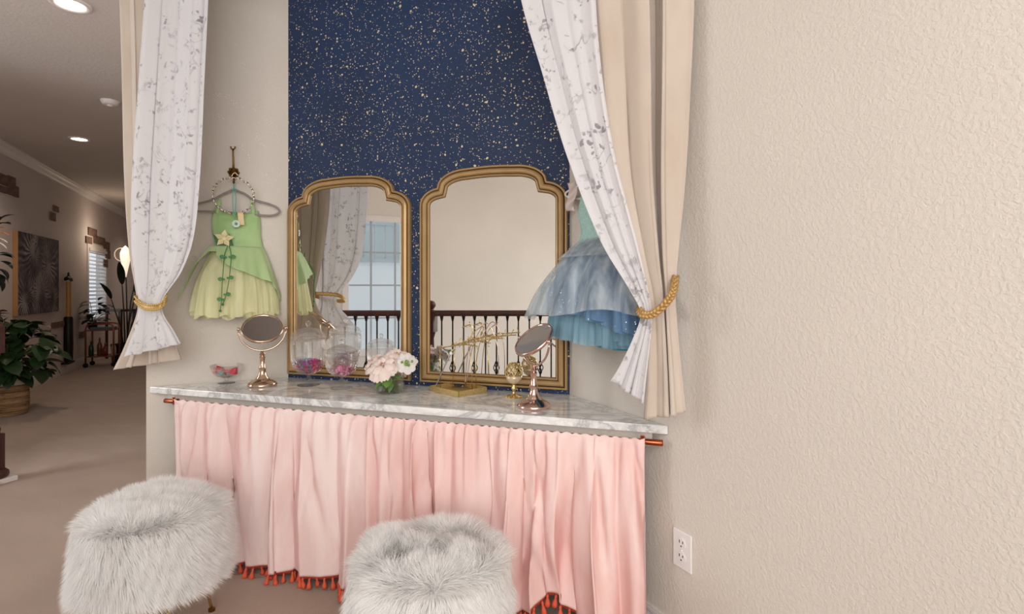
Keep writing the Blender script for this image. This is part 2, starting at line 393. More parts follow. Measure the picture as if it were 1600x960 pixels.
# baseboards, crown
def base(name, a, b, inn, h=.11, th=.016):
    n = Vector(inn).normalized(); mb = MB()
    for t, z0, z1 in ((th, 0, h*.72), (th*.75, h*.72, h*.80), (th*.55, h*.83, h*.92), (th*.4, h*.92, h)):
        mb.prism([(a.x, a.y), (b.x, b.y), (b.x+n.x*t, b.y+n.y*t), (a.x+n.x*t, a.y+n.y*t)], z0, z1)
    struct(mb, name, M['trim'])
base('baseboard_right', CR, R, (-1, -1)); base('baseboard_back', CL, CR, (0, -1)); base('baseboard_left', EN, CL, (1, -1))
base('baseboard_hall_left', A1, HLE, HN, .13); base('baseboard_hall_right', EN, HRE, -HN, .13); base('baseboard_hall_end', HLE, HRE, -HD, .13)
def crown(name, a, b, inn):
    n = Vector(inn).normalized(); prof = [(0, 0), (.012, 0), (.018, .012), (.03, .02), (.05, .05), (.075, .065), (.085, .08), (.095, .085), (.095, .10), (0, .10)]
    vs = []; k = len(prof)
    for p in (a, b):
        for o, z in prof: vs.append((p.x+n.x*o, p.y+n.y*o, H-.10+z))
    struct(MB().add(vs, [(i, (i+1) % k, k+(i+1) % k, k+i) for i in range(k)]+[tuple(range(k)), tuple(range(2*k-1, k-1, -1))]), name, M['trim'])
crown('trim_2', A1, HLE, HN); crown('trim_3', HLE, HRE, -HD); crown('trim_4', EN, HRE, -HN)
# ------------------------------------------------------------------ outside the stair window: neighbour house
M['siding'] = plain('pale_stucco', sc(244, 246, 247), .8, 0, .3, 40)
nb = T('neighbour_house', 'pale neighbouring house with a small square window seen through the stair window', 'house', J2-HN*4.2-HD*1+Vector((0, 0, -2.6)), FH.rz)
MB().box((-7, 0, 0), (5, .3, 8)).build('facade', M['siding'], nb)
g0 = via_mirror(566, 375, nb.location, HN); g1 = via_mirror(617, 375, nb.location, HN)
gt = via_mirror(590, 352, nb.location, HN).z-nb.location.z; gb = via_mirror(590, 404, nb.location, HN).z-nb.location.z
Rn = Matrix.Rotation(-FH.rz, 3, 'Z'); x0, x1 = sorted(((Rn @ (g0-nb.location)).x, (Rn @ (g1-nb.location)).x))
M['greypane'] = plain('grey_far_pane', sc(188, 200, 202), .3)
wf = MB(); 
for a, b in (((x0-.08, -.06, gb-.08), (x1+.08, 0, gb)), ((x0-.08, -.06, gt), (x1+.08, 0, gt+.08)), ((x0-.08, -.06, gb), (x0, 0, gt)), ((x1, -.06, gb), (x1+.08, 0, gt))): wf.box(a, b)
wf = wf.build('window', M['greypane2'] if 'greypane2' in M else plain('far_window_frame', sc(180, 190, 192), .6), nb)
for k in range(3): MB().box((lerp(x0, x1, k/3)+.02, -.03, gb), (lerp(x0, x1, (k+1)/3)-.02, -.01, gt)).build('pane', M['greypane'], wf)
# ------------------------------------------------------------------ recessed lights, smoke detector
M['lamp'] = N('lamp_glow').set(Emission_Color=(1, .87, .72, 1), Emission_Strength=9.0, Base_Color=(1, 1, 1, 1)).m
def can(u, v, label, p=None, power=10):
    q = p or on_z(u, v, H); e = T('ceiling_light', label, 'light', (q.x, q.y, H), 0, 'recessed ceiling lights')
    MB().lathe([(.066, -.001), (.07, -.009), (.085, -.012), (.095, -.006), (.096, 0)], 32, cap=False).build('trim_ring', M['trim'], e, smooth=True)
    MB().lathe([(.0, -.004), (.067, -.003)], 32, cap=False).build('bulb', M['lamp'], e)
    l = bpy.data.lights.new('lamp_light', 'SPOT'); l.energy = power; l.color = (1, .84, .70); l.spot_size = 2.4; l.spot_blend = .8; l.shadow_soft_size = .07
    lo = bpy.data.objects.new('lamp_light', l); C.objects.link(lo); lo.parent = e; lo.location = (0, 0, -.03)
can(110, 6, 'large recessed ceiling light at the top left, nearest the curtain', power=18)
can(124, 217, 'smaller recessed ceiling light further down the hall', power=30)
for s_, lab in ((5.0, 'added recessed ceiling light at the far end of the hall, unseen behind the left curtain'),):
    c_ = PH+HD*s_+HN*1.0; can(0, 0, lab, c_, 26)  # extra can added to brighten the hall
q = on_z(172, 158, H); sd = T('smoke_detector', 'round white smoke detector on the hall ceiling beside the beige curtain', 'smoke detector', (q.x, q.y, H))
MB().lathe([(.0, -.035), (.045, -.035), (.055, -.028), (.065, -.012), (.068, 0)], 28, cap=False).build('housing', M['trim'], sd, smooth=True)
MB().lathe([(.0, -.045), (.02, -.044), (.024, -.035)], 20, cap=False).build('sensor_cap', M['trim'], sd, smooth=True)
# wall outlet on the right wall
def outlet():
    a, b = FR.px(1055, 880), FR.px(1081, 838)
    w_, h_ = .079, .121; c = Vector(((a.x+b.x)/2, 0, FR.px(1068, 860).z))
    e = T('wall_outlet', 'white double power outlet low on the textured right wall', 'outlet', FR.w(c), FR.rz)
    MB().box((-w_/2, -.007, -h_/2), (w_/2, 0, h_/2)).build('cover_plate', M['white'], e, bevel=.003)
    for k in (-1, 1):
        cz = k*.022
        MB().lathe([(0, 0), (.017, 0), (.0175, .0025), (.0, .0028)], 20, (0, -.007, cz), Matrix.Rotation(PI/2, 3, 'X'), cap=False).build('socket', M['white'], e, smooth=False)
        s_ = MB().box((-.0085, -.0106, cz+.001), (-.006, -.0096, cz+.010)).box((.006, -.0106, cz+.002), (.0085, -.0106+.001, cz+.009)).box((-.0022, -.0106, cz-.010), (.0022, -.0096, cz-.006))
        s_.build('slots', M['dark'], e)
    MB().ball((0, -.008, 0), .003, 8, 4).build('screw', M['white'], e)
outlet()
# glitter swirls left on the wall above the green dress
gd = MB(); rnd = random.Random(3)
def dots(pts, dens=9, sp=.006):
    for i in range(len(pts)-1):
        for k in range(dens):
            t = rnd.random(); u = lerp(pts[i][0], pts[i+1][0], t)+rnd.gauss(0, 2.2); v = lerp(pts[i][1], pts[i+1][1], t)+rnd.gauss(0, 2.2)
            p = FL.px(u, v); s_ = rnd.uniform(.0012, .0036)
            gd.add([(p.x-s_, -.0012, p.z), (p.x, -.0012, p.z-s_), (p.x+s_, -.0012, p.z), (p.x, -.0012, p.z+s_), (p.x, -.003, p.z)], [(0, 1, 4), (1, 2, 4), (2, 3, 4), (3, 0, 4)])
dots([(332, 148), (345, 150), (356, 150), (368, 163), (380, 168)], 10); dots([(396, 165), (400, 172)], 8)
dots([(402, 188), (420, 193), (432, 200), (435, 222)], 6); dots([(400, 210), (404, 220), (414, 228)], 12); dots([(376, 226), (386, 240), (394, 250)], 5)
dots([(434, 258), (437, 275), (428, 288), (414, 288), (408, 277), (416, 270), (424, 276)], 4); dots([(365, 66), (372, 78)], 3); dots([(378, 95), (384, 105)], 7); dots([(340, 178), (348, 184)], 6); dots([(356, 60), (357, 200)], 3)
o = gd.build('glitter_decal', M['glitdec'] if 'glitdec' in M else plain('glitter_decal', sc(252, 248, 238), .25, 0), wall_left); o['kind'] = 'stuff'; o.location = FL.o; o.rotation_euler = (0, 0, FL.rz)
# ------------------------------------------------------------------ vanity counter and rod
CH = .745; YF = 1.858; th = .029
LT = Vector((-2.378, YF-.0, 0)); RTp = Vector((-.055, YF, 0))
vc = T('vanity_counter', 'long white marble counter with grey veins across the niche', 'counter', (-1.2, 2.0, 0))
off = Vector((1.2, -2.0, 0))
lc = (EN.x+(YF-EN.y)+.01, YF)
top = [(lc[0]-.005, YF), (CL.x+.001, YB-.002), (CR.x-.001, YB-.002), (-.481+(YB-YF)-.003, YF)]
MB().prism([(x+off.x, y+off.y) for x, y in top], CH-th, CH).build('marble_top', M['marble'], vc, bevel=.003)
ap = [(lc[0]+.07, YF+.03), (lc[0]+.12, YF+.08), (-.55+(YB-YF)-.02, YF+.08), (-.481+(YB-YF)-.055, YF+.03)]
MB().prism([(x+off.x, y+off.y) for x, y in ap], CH-.080, CH-th-.001).build('apron', M['wall'], vc, bevel=.002)
MB().prism([(CL.x+off.x+.01, YB+off.y-.03), (CR.x+off.x-.01, YB+off.y-.03), (CR.x+off.x-.01, YB+off.y-.002), (CL.x+off.x+.01, YB+off.y-.002)], CH-.10, CH-th-.001).build('wall_cleat', M['wall'], vc)
rodz = CH-.055; YR = YF-.012
pl_ = on_y(258, 624, YR); pr_ = on_y(1036, 692, YR)
rod = T('curtain_rod', 'slim copper rod under the front of the marble counter', 'curtain rod', ((pl_.x+pr_.x)/2, YR, rodz))
hw = (pr_.x-pl_.x)/2
MB().tube([(-hw, 0, 0), (hw, 0, 0)], .008, 14).build('rod', M['copper'], rod, smooth=True, ang=40)
for s_ in (-1, 1):
    MB().tube([(s_*(hw-.055), 0, 0), (s_*(hw-.002), 0, 0), (s_*hw, 0, 0)], [.0105, .0105, .009], 14).build('end_cap', M['copper'], rod, smooth=True, ang=40)
    bx = s_*(hw-.065)
    b_ = MB().box((bx-.008, -.012, -.012), (bx+.008, .012, .012)).box((bx-.008, .008, -.012), (bx+.008, .042, .0)).box((bx-.007, -.012, .012), (bx+.007, -.008, .024))
    b_.build('bracket', M['copper'], rod, bevel=.002)
    MB().ball((bx, -.013, .019), .003, 8, 4).build('screw', M['dark'], rod)
# ------------------------------------------------------------------ drapes
def drape(name, mat, rows, nf, y, amp, label, cat, group=None, seed=1, nx=None, ny=90, thick=.0022, sharp=.5, ys=None, hem=None, gather=1.0):
    """rows: (t, uL, vL, uR, vR, amp factor, y offset) edge points taken in upright plane y, t runs 0 (top) to 1 (hem)"""
    rn = random.Random(seed); ph = [rn.uniform(0, 6.28) for _ in range(8)]; nx = nx or nf*14
    keys = []
    for t, uL, vL, uR, vR, a, dy in rows:
        L, Rr = on_y(uL, vL, y), on_y(uR, vR, y); keys.append((t, L.x, L.z, Rr.x, Rr.z, a, dy))
    def f(s, t):
        xl, zl, xr, zr, a, dy = track(keys, t)
        ss = s+.35/nf*(.6*math.sin(2*PI*s*1.7+ph[0])+.5*math.sin(2*PI*s*3.1+ph[1]))*(4*s*(1-s))
        q = 2*PI*nf*ss+ph[2]+.35*math.sin(2.1*t+ph[3]+6*s)*.6
        c = math.sin(q); fold = c*(1-sharp)+sharp*math.copysign(abs(c)**.5, c)
        fold += .3*math.sin(q*.5+ph[4])+.25*math.sin(2.3*q+ph[5]+t*2)*.5
        A_ = amp*a*(.75+.35*math.sin(2*PI*s*1.3+ph[6]))
        x = lerp(xl, xr, s)+A_*.55*math.sin(2*q)*min(1, 8*s, 8*(1-s))
        z = lerp(zl, zr, s)
        if hem: z += hem(s)*max(0, (t-.6)/.4)**2
        return Vector((x, y+dy-fold*A_, z))
    mb = MB().grid(f, nx, ny)
    return tag(mb.build(name, mat, smooth=True, solid=thick), label, cat, group), f
# --- pink skirts under the counter
def skirt(mat, u0, u1, nf, seed, label, hemf, tw, bl, br):
    y = YR; z0 = rodz+.012
    xl, xr = on_y(u0, 640, y).x, on_y(u1, 660, y).x
    rn = random.Random(seed); ph = [rn.uniform(0, 6.28) for _ in range(8)]; pin = [(rn.random(), rn.uniform(-.13, .13), rn.uniform(.006, .013), rn.uniform(.014, .036), rn.uniform(-.1, .3), rn.uniform(.8, 1.5)) for _ in range(nf*2)]
    def f(s, t):
        k = t**.7; ss = s+.3/nf*math.sin(2*PI*s*2.3+ph[0])*(4*s*(1-s))+.02*math.sin(3*t+9*s)*t*(4*s*(1-s))
        q = 2*PI*nf*ss+ph[1]; c = math.sin(q+.5*math.sin(q*.37+ph[5])); A_ = lerp(.009, .046, k)*(.30+.85*math.sin(2*PI*s*1.6+ph[2])**2)
        q2 = 2*PI*nf*2.7*s+ph[3]; fine = math.sin(q2)*.010*max(0, 1-t*2.2)+.003*math.sin(q2*1.9)*max(0, 1-t*5)
        x = lerp(xl, xr, s)+A_*.5*math.sin(2*q)*min(1, 6*s, 6*(1-s))+lerp(bl, br, s)*t+.006*math.sin(5*t+7*s+ph[4])*t
        h = hemf(s); z = lerp(z0+.003*math.sin(q2*1.3), h, t)
        yy = y-.016-.010*min(1, t*12)-.018*t-(c*.6+.4*math.copysign(abs(c)**.5, c))*A_-fine
        # a few slanting creases where the velvet is pulled
        cr = .010*math.exp(-((s-.62-.25*(t-.5))/.035)**2)*math.sin(PI*min(1, t*1.2))
        for s0_, sl_, w_, dp_, ta, tb in pin: yy += dp_*math.exp(-((s-s0_-sl_*t)/(w_*(1+t)))**2)*(.5-.5*math.cos(PI*max(0, min(1, (t-ta+.1)*2.5))))*(.5-.5*math.cos(PI*max(0, min(1, (tb-t)*2.2))))
        yy = min(yy, lerp(y-.013, y+.03, max(0, min(1, (t-.1)/.6))))
        if t < .02: yy = y-.015-.003*math.sin(q2)
        return Vector((x, yy-cr, z))
    th_ = T('skirt_curtain', label, 'curtain', ((xl+xr)/2, y, 0)); L = Vector(((xl+xr)/2, y, 0))
    MB().grid(lambda s, t: f(s, t)-L, nf*16, 80).build('fabric', mat, th_, smooth=True, solid=.002)
    # dark band inside the hem, then the tassels hanging from it
    MB().grid(lambda s, t: f(s, 1.0)-L+Vector((0, .006, .008-.02*t)), nf*12, 1).build('tassel_band', M['rust'], th_, smooth=True, solid=.002)
    tb = MB().lathe([(.0008, .0), (.001, -.006), (.004, -.008), (.0048, -.012), (.004, -.015), (.0036, -.017), (.0085, -.032), (.0105, -.044), (.003, -.044)], 9)
    me = smoothmesh(tb, 'tassel', M['orange']); acc = 0; last = f(0, 1); i = 0; n = 600
    for i in range(1, n):
        p = f(i/n, 1); acc += (Vector((p.x, p.y, 0))-Vector((last.x, last.y, 0))).length; last = p
        if acc > tw:
            acc = 0; inst(me, 'tassel', th_, p-L+Vector((0, .004, -.002)), (rn.gauss(0, .14), rn.gauss(0, .14), rn.random()), rn.uniform(.9, 1.12))
    return th_
def hem1(s): return .052+.006*math.sin(9*s)
def hem2(s): return .050+.095*math.exp(-((s-.70)/.065)**2)+.02*math.exp(-((s-.45)/.1)**2)
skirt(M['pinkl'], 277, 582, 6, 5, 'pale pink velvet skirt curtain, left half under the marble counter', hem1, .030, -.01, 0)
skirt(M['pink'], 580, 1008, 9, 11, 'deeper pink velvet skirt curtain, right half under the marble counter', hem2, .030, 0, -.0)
# --- left tied curtains
YC = 1.70
drape('linen_curtain', M['beige'], [
  (0, 180, -150, 275, -150, 1, 0), (.16, 188, 0, 280, 0, 1, 0), (.30, 192, 120, 280, 120, 1, 0), (.48, 196, 280, 276, 280, 1, 0), (.60, 203, 390, 262, 390, .8, 0),
  (.68, 214, 462, 250, 462, .45, 0), (.74, 215, 488, 252, 488, .4, 0), (.86, 196, 542, 272, 530, .9, 0), (1, 179, 578, 284, 562, 1.1, 0)], 4, YC+.055, .022,
  'beige linen curtain at the left, mostly behind the floral one', 'curtain', 'tied linen curtains', 2, ny=110)
drape('sheer_curtain', M['sheer'], [
  (0, 236, -150, 334, -150, .9, 0), (.16, 228, 0, 328, 0, 1, 0), (.30, 219, 130, 322, 130, 1, 0), (.46, 209, 280, 316, 270, 1, 0), (.57, 208, 380, 306, 370, .95, 0), (.64, 213, 435, 286, 425, .7, 0),
  (.69, 218, 470, 257, 466, .4, 0), (.74, 217, 490, 256, 488, .4, 0), (.86, 208, 528, 274, 515, .8, 0), (1, 198, 558, 288, 536, 1.2, 0)], 3, YC-.015, .017,
  'white floral sheer curtain tied back at the left', 'curtain', 'tied floral sheer curtains', 9, ny=110, thick=.0012, sharp=.2)
# --- right tied curtains
drape('linen_curtain', M['beige'], [
  (0, 915, -150, 1086, -150, 1, 0), (.16, 926, 0, 1085, 0, 1, 0), (.3, 936, 120, 1080, 120, 1, 0), (.46, 950, 270, 1072, 270, 1, 0), (.60, 985, 400, 1060, 395, .8, 0),
  (.67, 1006, 470, 1056, 445, .5, 0), (.72, 1010, 500, 1056, 475, .5, 0), (.86, 1010, 580, 1064, 570, .8, 0), (1, 1006, 656, 1072, 645, 1, 0)], 3, YC+.03, .026,
  'beige linen curtain against the right wall, gathered in tall folds', 'curtain', 'tied linen curtains', 23, ny=110, sharp=.3)
drape('sheer_curtain', M['sheer'], [
  (0, 790, -150, 930, -150, .9, 0), (.16, 815, 0, 932, 0, 1, 0), (.30, 848, 115, 942, 120, 1, 0), (.44, 885, 240, 962, 245, 1, 0), (.58, 938, 375, 995, 375, .8, 0), (.68, 985, 455, 1012, 450, .5, 0),
  (.73, 1001, 488, 1018, 484, .3, 0), (.79, 993, 520, 1018, 515, .4, 0), (.90, 970, 570, 1012, 575, .8, 0), (1, 954, 596, 1006, 630, 1, 0)], 2, YC-.02, .015,
  'white floral sheer curtain drawn across to the right tieback', 'curtain', 'tied floral sheer curtains', 4, ny=110, thick=.0012, sharp=.2)
# rod the curtains hang from, above the frame
tr = T('ceiling_curtain_rod', 'white curtain rod high across the niche, carrying the four tied curtains', 'curtain rod', (-1.14, YC, 2.62))
MB().tube([(-1.24, 0, 0), (1.2, 0, 0)], .011, 12).build('rod', M['trim'], tr, smooth=True, ang=40)
for x in (-1.1, 0, 1.1): MB().box((x-.01, -.012, 0), (x+.01, .012, .118)).build('bracket', M['trim'], tr)
# --- tiebacks
def band(pts, wd, thk, mat, name, label, y, braid=False, n=90):
    """flat band through (u, v, y-offset) keys in front of plane y"""
    ks = [(i/(len(pts)-1),)+tuple(on_y(u, v, y+dy)) for i, (u, v, dy) in enumerate(pts)]
    e = T(name, label, 'tieback', Vector(ks[0][1:])); L = e.location
    P = [Vector(track(ks, i/n))-L for i in range(n+1)]
    if not braid:
        MB().grid(lambda s, t: P[int(round(s*n))]+Vector((0, 0, (t-.5)*wd)), n, 4).build('band', mat, e, smooth=True, solid=thk)
        me = smoothmesh(MB().ball((0, 0, 0), .0045, 8, 5), 'bead', M['glitter'])
        for i in range(2, n-1, 3): inst(me, 'bead', e, P[i]+Vector((0, -thk*.8, wd*.46))); inst(me, 'bead', e, P[i]+Vector((0, -thk*.8, -wd*.46)))
    else:
        for k in range(3):
            path = []
            for i in range(n+1):
                t_ = (P[min(i+1, n)]-P[max(i-1, 0)]).normalized(); nn = Vector((0, -1, 0)); b_ = t_.cross(nn).normalized()
                a_ = i/n*2*PI*7+k*2*PI/3
                path.append(P[i]+b_*(wd*.34*math.sin(a_))+nn*(wd*.2*math.sin(2*a_)))
            MB().tube(path, wd*.24, 8).build('cord', mat, e, smooth=True)
    return e
band([(216, 466, .075), (212, 468, .0), (222, 477, -.05), (236, 481, -.06), (252, 478, -.05), (261, 466, -.005), (258, 462, .07)], .022, .004, M['rope'], 'curtain_tieback', 'beaded gold tieback round the left curtains', YC)
band([(1000, 478, .08), (999, 484, -.02), (1004, 492, -.06), (1022, 490, -.065), (1042, 472, -.055), (1052, 455, -.04), (1056, 432, .03)], .022, .004, M['rope'], 'curtain_tieback', 'braided gold rope tieback round the right curtains', YC, True, 120)
# ------------------------------------------------------------------ wall mirrors
def arc(cx, cz, rx, rz_, a0, a1, n): return [(cx+rx*math.cos(lerp(a0, a1, i/n)), cz+rz_*math.sin(lerp(a0, a1, i/n))) for i in range(n+1)]
def mirror_outline(W, Hh):
    h = W/2; left = [(-h, 0), (-h, Hh*.4), (-h, Hh-.165)]
    left += arc(-h+.105, Hh-.165, .105, .080, PI, PI/2+.16, 8)[1:]          # shoulder
    left += arc(-h+.235, Hh-.083, .145, .078, PI-.06, PI/2, 12)             # upper arch corner
    top = [(x, Hh-.005+.005*math.cos(x/(h-.235)*PI/2)) for x in (-.06, 0, .06)]
    L = left+top; return L+[(-x, z) for x, z in reversed(left)]
def inset(P, d):
    n = len(P); out = []
    for i in range(n):
        a, b, c = Vector(P[i-1]), Vector(P[i]), Vector(P[(i+1) % n])
        e1 = (b-a).normalized(); e2 = (c-b).normalized(); n1 = Vector((e1.y, -e1.x)); n2_ = Vector((e2.y, -e2.x))
        m = (n1+n2_).normalized(); k = 1/max(.45, m.dot(n1)); out.append(b+m*d*k)
    return out
def wall_mirror(x0, label):
    W, Hh = .70, .985; e = T('wall_mirror', label, 'mirror', (x0+W/2, YB-.003, .765), 0, 'gold framed wall mirrors')
    P = mirror_outline(W, Hh)
    def sweep(prof, name, mat):
        rings = [[(p.x, -d, p.y) for p in inset(P, o)] for o, d in prof]; n = len(P); vs = [q for r in rings for q in r]
        fs = [(j*n+i, j*n+(i+1) % n, (j+1)*n+(i+1) % n, (j+1)*n+i) for j in range(len(prof)-1) for i in range(n)]
        return MB().add(vs, fs).build(name, mat, e, smooth=True, ang=28)
    sweep([(0, 0), (0, .016), (.003, .021), (.008, .021), (.0105, .017)], 'outer_bead', M['gold'])
    sweep([(.0105, .017), (.0125, .015), (.0145, .017)], 'groove', M['groove_shade'])
    sweep([(.0145, .017), (.017, .024), (.024, .028), (.033, .027), (.038, .021)], 'frame', M['gold'])
    sweep([(.038, .021), (.0395, .018), (.0415, .020)], 'groove', M['groove_shade'])
    sweep([(.0415, .020), (.045, .021), (.049, .017), (.050, .012)], 'inner_bead', M['gold'])
    sweep([(.050, .012), (.0515, .0105), (.0525, .010)], 'groove', M['groove_shade'])
    I = inset(P, .0522); bm = bmesh.new(); bm.faces.new([bm.verts.new((p.x, -.0105, p.y)) for p in I]); bmesh.ops.triangulate(bm, faces=bm.faces)
    bmesh.ops.recalc_face_normals(bm, faces=bm.faces); me = bpy.data.meshes.new('mirror_glass'); bm.to_mesh(me); bm.free(); me.materials.append(M['mirror'])
    inst(me, 'mirror_glass', e)
    MB().box((-W/2+.03, -.008, .02), (W/2-.03, 0, Hh-.2)).build('backing', M['dark'], e)
wall_mirror(-1.938, 'gold arched wall mirror on the left, reflecting the window')
wall_mirror(-1.188, 'gold arched wall mirror on the right, reflecting a plain wall and railing')
# ------------------------------------------------------------------ things on the counter
def at(u, v): return on_z(u, v, CH)
def vanity(name_label, u, v, head, rad, base_r, axle, tilt, mat, gl):
    b = at(u, v); e = T('vanity_mirror', name_label, 'vanity mirror', b, 0, 'round vanity mirrors')
    hz = head-CH; R1 = rad*1.16
    k = base_r/.062; zb = hz-R1-.008
    prof = [(.058*k, 0), (.062*k, .004), (.0625*k, .009), (.058*k, .015), (.048*k, .024), (.034*k, .031), (.028*k, .034), (.027*k, .038), (.021*k, .046), (.015*k, .062), (.0135*k, .075), (.0165*k, .082), (.0125*k, .088), (.0105*k, zb-.028), (.013*k, zb-.022), (.0085*k, zb-.017), (.014*k, zb-.010), (.009*k, zb-.002), (.006*k, zb+.006)]
    MB().lathe(prof, 36).build('stand', mat, e, smooth=True, ang=50)
    Rz = Matrix.Rotation(axle, 3, 'Z'); c = Vector((0, 0, hz))
    path = [c + Rz @ Vector((R1*math.cos(a), 0, R1*math.sin(a))) for a in [lerp(PI+.1, 2*PI-.1, i/24) for i in range(25)]]
    MB().tube(path, .0042, 8).build('yoke', mat, e, smooth=True)
    for s_ in (-1, 1): MB().ball(c + Rz @ Vector((s_*(R1-.002), 0, 0)), .0085, 10, 8).build('pivot_knob', mat, e, smooth=True)
    # head: disc whose normal is local -y, turned about the axle by tilt
    Mh = Rz @ Matrix.Rotation(tilt, 3, 'X') @ Matrix.Rotation(PI/2, 3, 'X')
    MB().lathe([(rad-.006, .004), (rad-.003, .0075), (rad+.001, .0065), (rad+.003, 0), (rad+.001, -.0065), (rad-.003, -.0075), (rad-.006, -.004)], 48, c, Mh, cap=False).build('rim', mat, e, smooth=True)
    MB().lathe([(0, .0045), (rad-.005, .004)], 48, c, Mh, cap=False).build('mirror_glass', gl, e)
    MB().lathe([(0, -.0045), (rad-.005, -.004)], 48, c, Mh, cap=False).build('mirror_glass', gl, e)
vanity('small round vanity mirror at the left, beside the red bow', 410, 603, 1.012, .088, .064, math.radians(40), math.radians(-48), M['champ'], M['silver'])
vanity('small round vanity mirror at the right, tilted, in front of the blue dress', 834, 637, 1.004, .083, .064, math.radians(-38), math.radians(-48), M['rose'], M['silver'])
def knob(b, r=.011): return [(.004, b), (.006, b+.004), (r*.6, b+.010), (r, b+.018), (r*.85, b+.026), (.002, b+.031)]
def glassjar(e, outer, lid, foot, wall=.0022):
    inner = [(max(r-wall, .0005), z) for r, z in reversed(outer[1:])]
    MB().lathe(outer+[(outer[-1][0]-wall, outer[-1][1])]+inner+[(.0005, outer[0][1]+.004)], 40, cap=False).build('bowl', M['glass'], e, smooth=True)
    MB().lathe(foot, 36).build('stem', M['glass2'], e, smooth=True)
    if lid: MB().lathe(lid, 36, cap=False).build('lid', M['glass'], e, smooth=True)
# jar with hair bows
b = at(482, 602); j1 = T('apothecary_jar', 'tall lidded glass jar holding colourful hair ties, at the foot of the left mirror', 'jar', b)
glassjar(j1, [(.003, .050), (.022, .051), (.050, .064), (.068, .088), (.077, .118), (.080, .150), (.080, .205), (.077, .225)],
         [(.082, .226), (.080, .231), (.072, .246), (.048, .262), (.020, .270), (.008, .272), (.006, .276), (.010, .282), (.014, .291), (.010, .300), (.001, .304)],
         [(.050, 0), (.051, .003), (.030, .008), (.012, .014), (.009, .024), (.014, .032), (.008, .040), (.010, .048), (.020, .051)])
cols = [plain('hair_tie_'+n_, c, .6) for n_, c in (('pink', sc(232, 90, 140)), ('magenta', sc(200, 60, 130)), ('violet', sc(120, 90, 180)), ('teal', sc(90, 160, 170)), ('grey', sc(110, 110, 130)), ('red', sc(214, 60, 84)))]
def heap(b, R, z0, z1, n, mats, name, label, cat, size, seed):
    rn = random.Random(seed); e = T(name, label, cat, b)
    for mi, mt in enumerate(mats):
        mb = MB()
        for i in range(n//len(mats)):
            t = rn.random(); z = lerp(z0, z1, t); rr = R*(.55+.45*min(1, t*2.2))*math.sqrt(rn.random())*.9; a = rn.random()*2*PI
            c = Vector((rr*math.cos(a), rr*math.sin(a), z)); Mx = Matrix.Rotation(rn.random()*6, 3, 'X') @ Matrix.Rotation(rn.random()*6, 3, 'Y'); s_ = size*rn.uniform(.7, 1.1)
            if rn.random() < .6: mb.tube([c+Mx @ Vector((s_*math.cos(q), s_*math.sin(q), 0)) for q in [k*2*PI/10 for k in range(10)]], s_*.28, 5, closed=True)
            else:
                for sg in (-1, 1): mb.add([c+Mx @ Vector(p) for p in ((0, 0, 0), (sg*s_*1.3, s_*.6, s_*.2), (sg*s_*1.3, -s_*.6, -s_*.2), (sg*s_*.8, 0, s_*.5))], [(0, 1, 3), (0, 3, 2), (1, 2, 3), (0, 2, 1)])
        o = mb.build('hair_ties' if 'tie' in label else 'sweets', mt, e, smooth=True); o['kind'] = 'stuff'
    return e
heap(b, .062, .066, .118, 84, cols, 'pile_of_hair_ties', 'heap of pink, purple and teal hair ties inside the tall lidded jar', 'hair ties', .011, 4)
# footed pink jar
b = at(534, 607); j2 = T('glass_compote', 'squat footed glass jar with pink contents, between the tall jar and the peonies', 'jar', b)
glassjar(j2, [(.003, .055), (.018, .056), (.044, .064), (.062, .080), (.072, .105), (.073, .135), (.070, .160), (.071, .164)],
         [(.072, .165), (.066, .176), (.045, .190), (.018, .198), (.007, .200), (.008, .205), (.012, .212), (.009, .220), (.001, .224)],
         [(.048, 0), (.049, .003), (.026, .008), (.010, .014), (.007, .022), (.018, .030), (.019, .035), (.008, .042), (.007, .048), (.018, .056)])
heap(b, .058, .070, .098, 40, [M['pinkglass'], plain('pink_sweet', sc(236, 150, 190), .3)], 'pile_of_pink_sweets', 'pink sweets filling the bottom of the squat footed jar', 'sweets', .010, 8)
# glass dish with a red bow
b = at(354, 599); d0 = T('glass_dish', 'small footed glass dish at the left end of the counter', 'dish', b)
glassjar(d0, [(.003, .028), (.025, .029), (.050, .040), (.062, .055), (.068, .072), (.073, .088)], None, [(.038, 0), (.039, .003), (.020, .007), (.009, .012), (.008, .020), (.016, .028)], .002)
M['red'] = plain('red_ribbon', sc(206, 28, 50), .35)
bw = T('red_bow', 'red ribbon bow lying in the glass dish', 'bow', b+Vector((0, 0, .035)))
def loop(sg):
    def f(s, t):
        a = s*2*PI; x = sg*(.008+.052*math.sin(a/2)**2); y = .016*math.sin(a)*(1.2-.4*t); z = .012+(t-.5)*.034*(.35+.65*math.sin(a/2)**2)+.016*math.sin(a/2)
        return Vector((x, y, z))
    return f
for sg in (-1, 1): MB().grid(loop(sg), 20, 4).build('loop', M['red'], bw, smooth=True, solid=.0015)
MB().ball((0, 0, .018), .012, 10, 8, (1, .9, 1.1)).build('knot', M['red'], bw, smooth=True)
rn = random.Random(5); mb = MB()
for i in range(14):
    a = rn.random()*6.28; mb.ball((.034*math.cos(a), .034*math.sin(a), .004+.006*rn.random()), .007, 7, 5)
hb = tag(mb.build('glass_beads', plain('teal_bead', sc(120, 176, 178), .2), None, smooth=True), 'pale teal beads under the red bow in the dish', 'beads', kind='stuff'); hb.location = b+Vector((0, 0, .046))
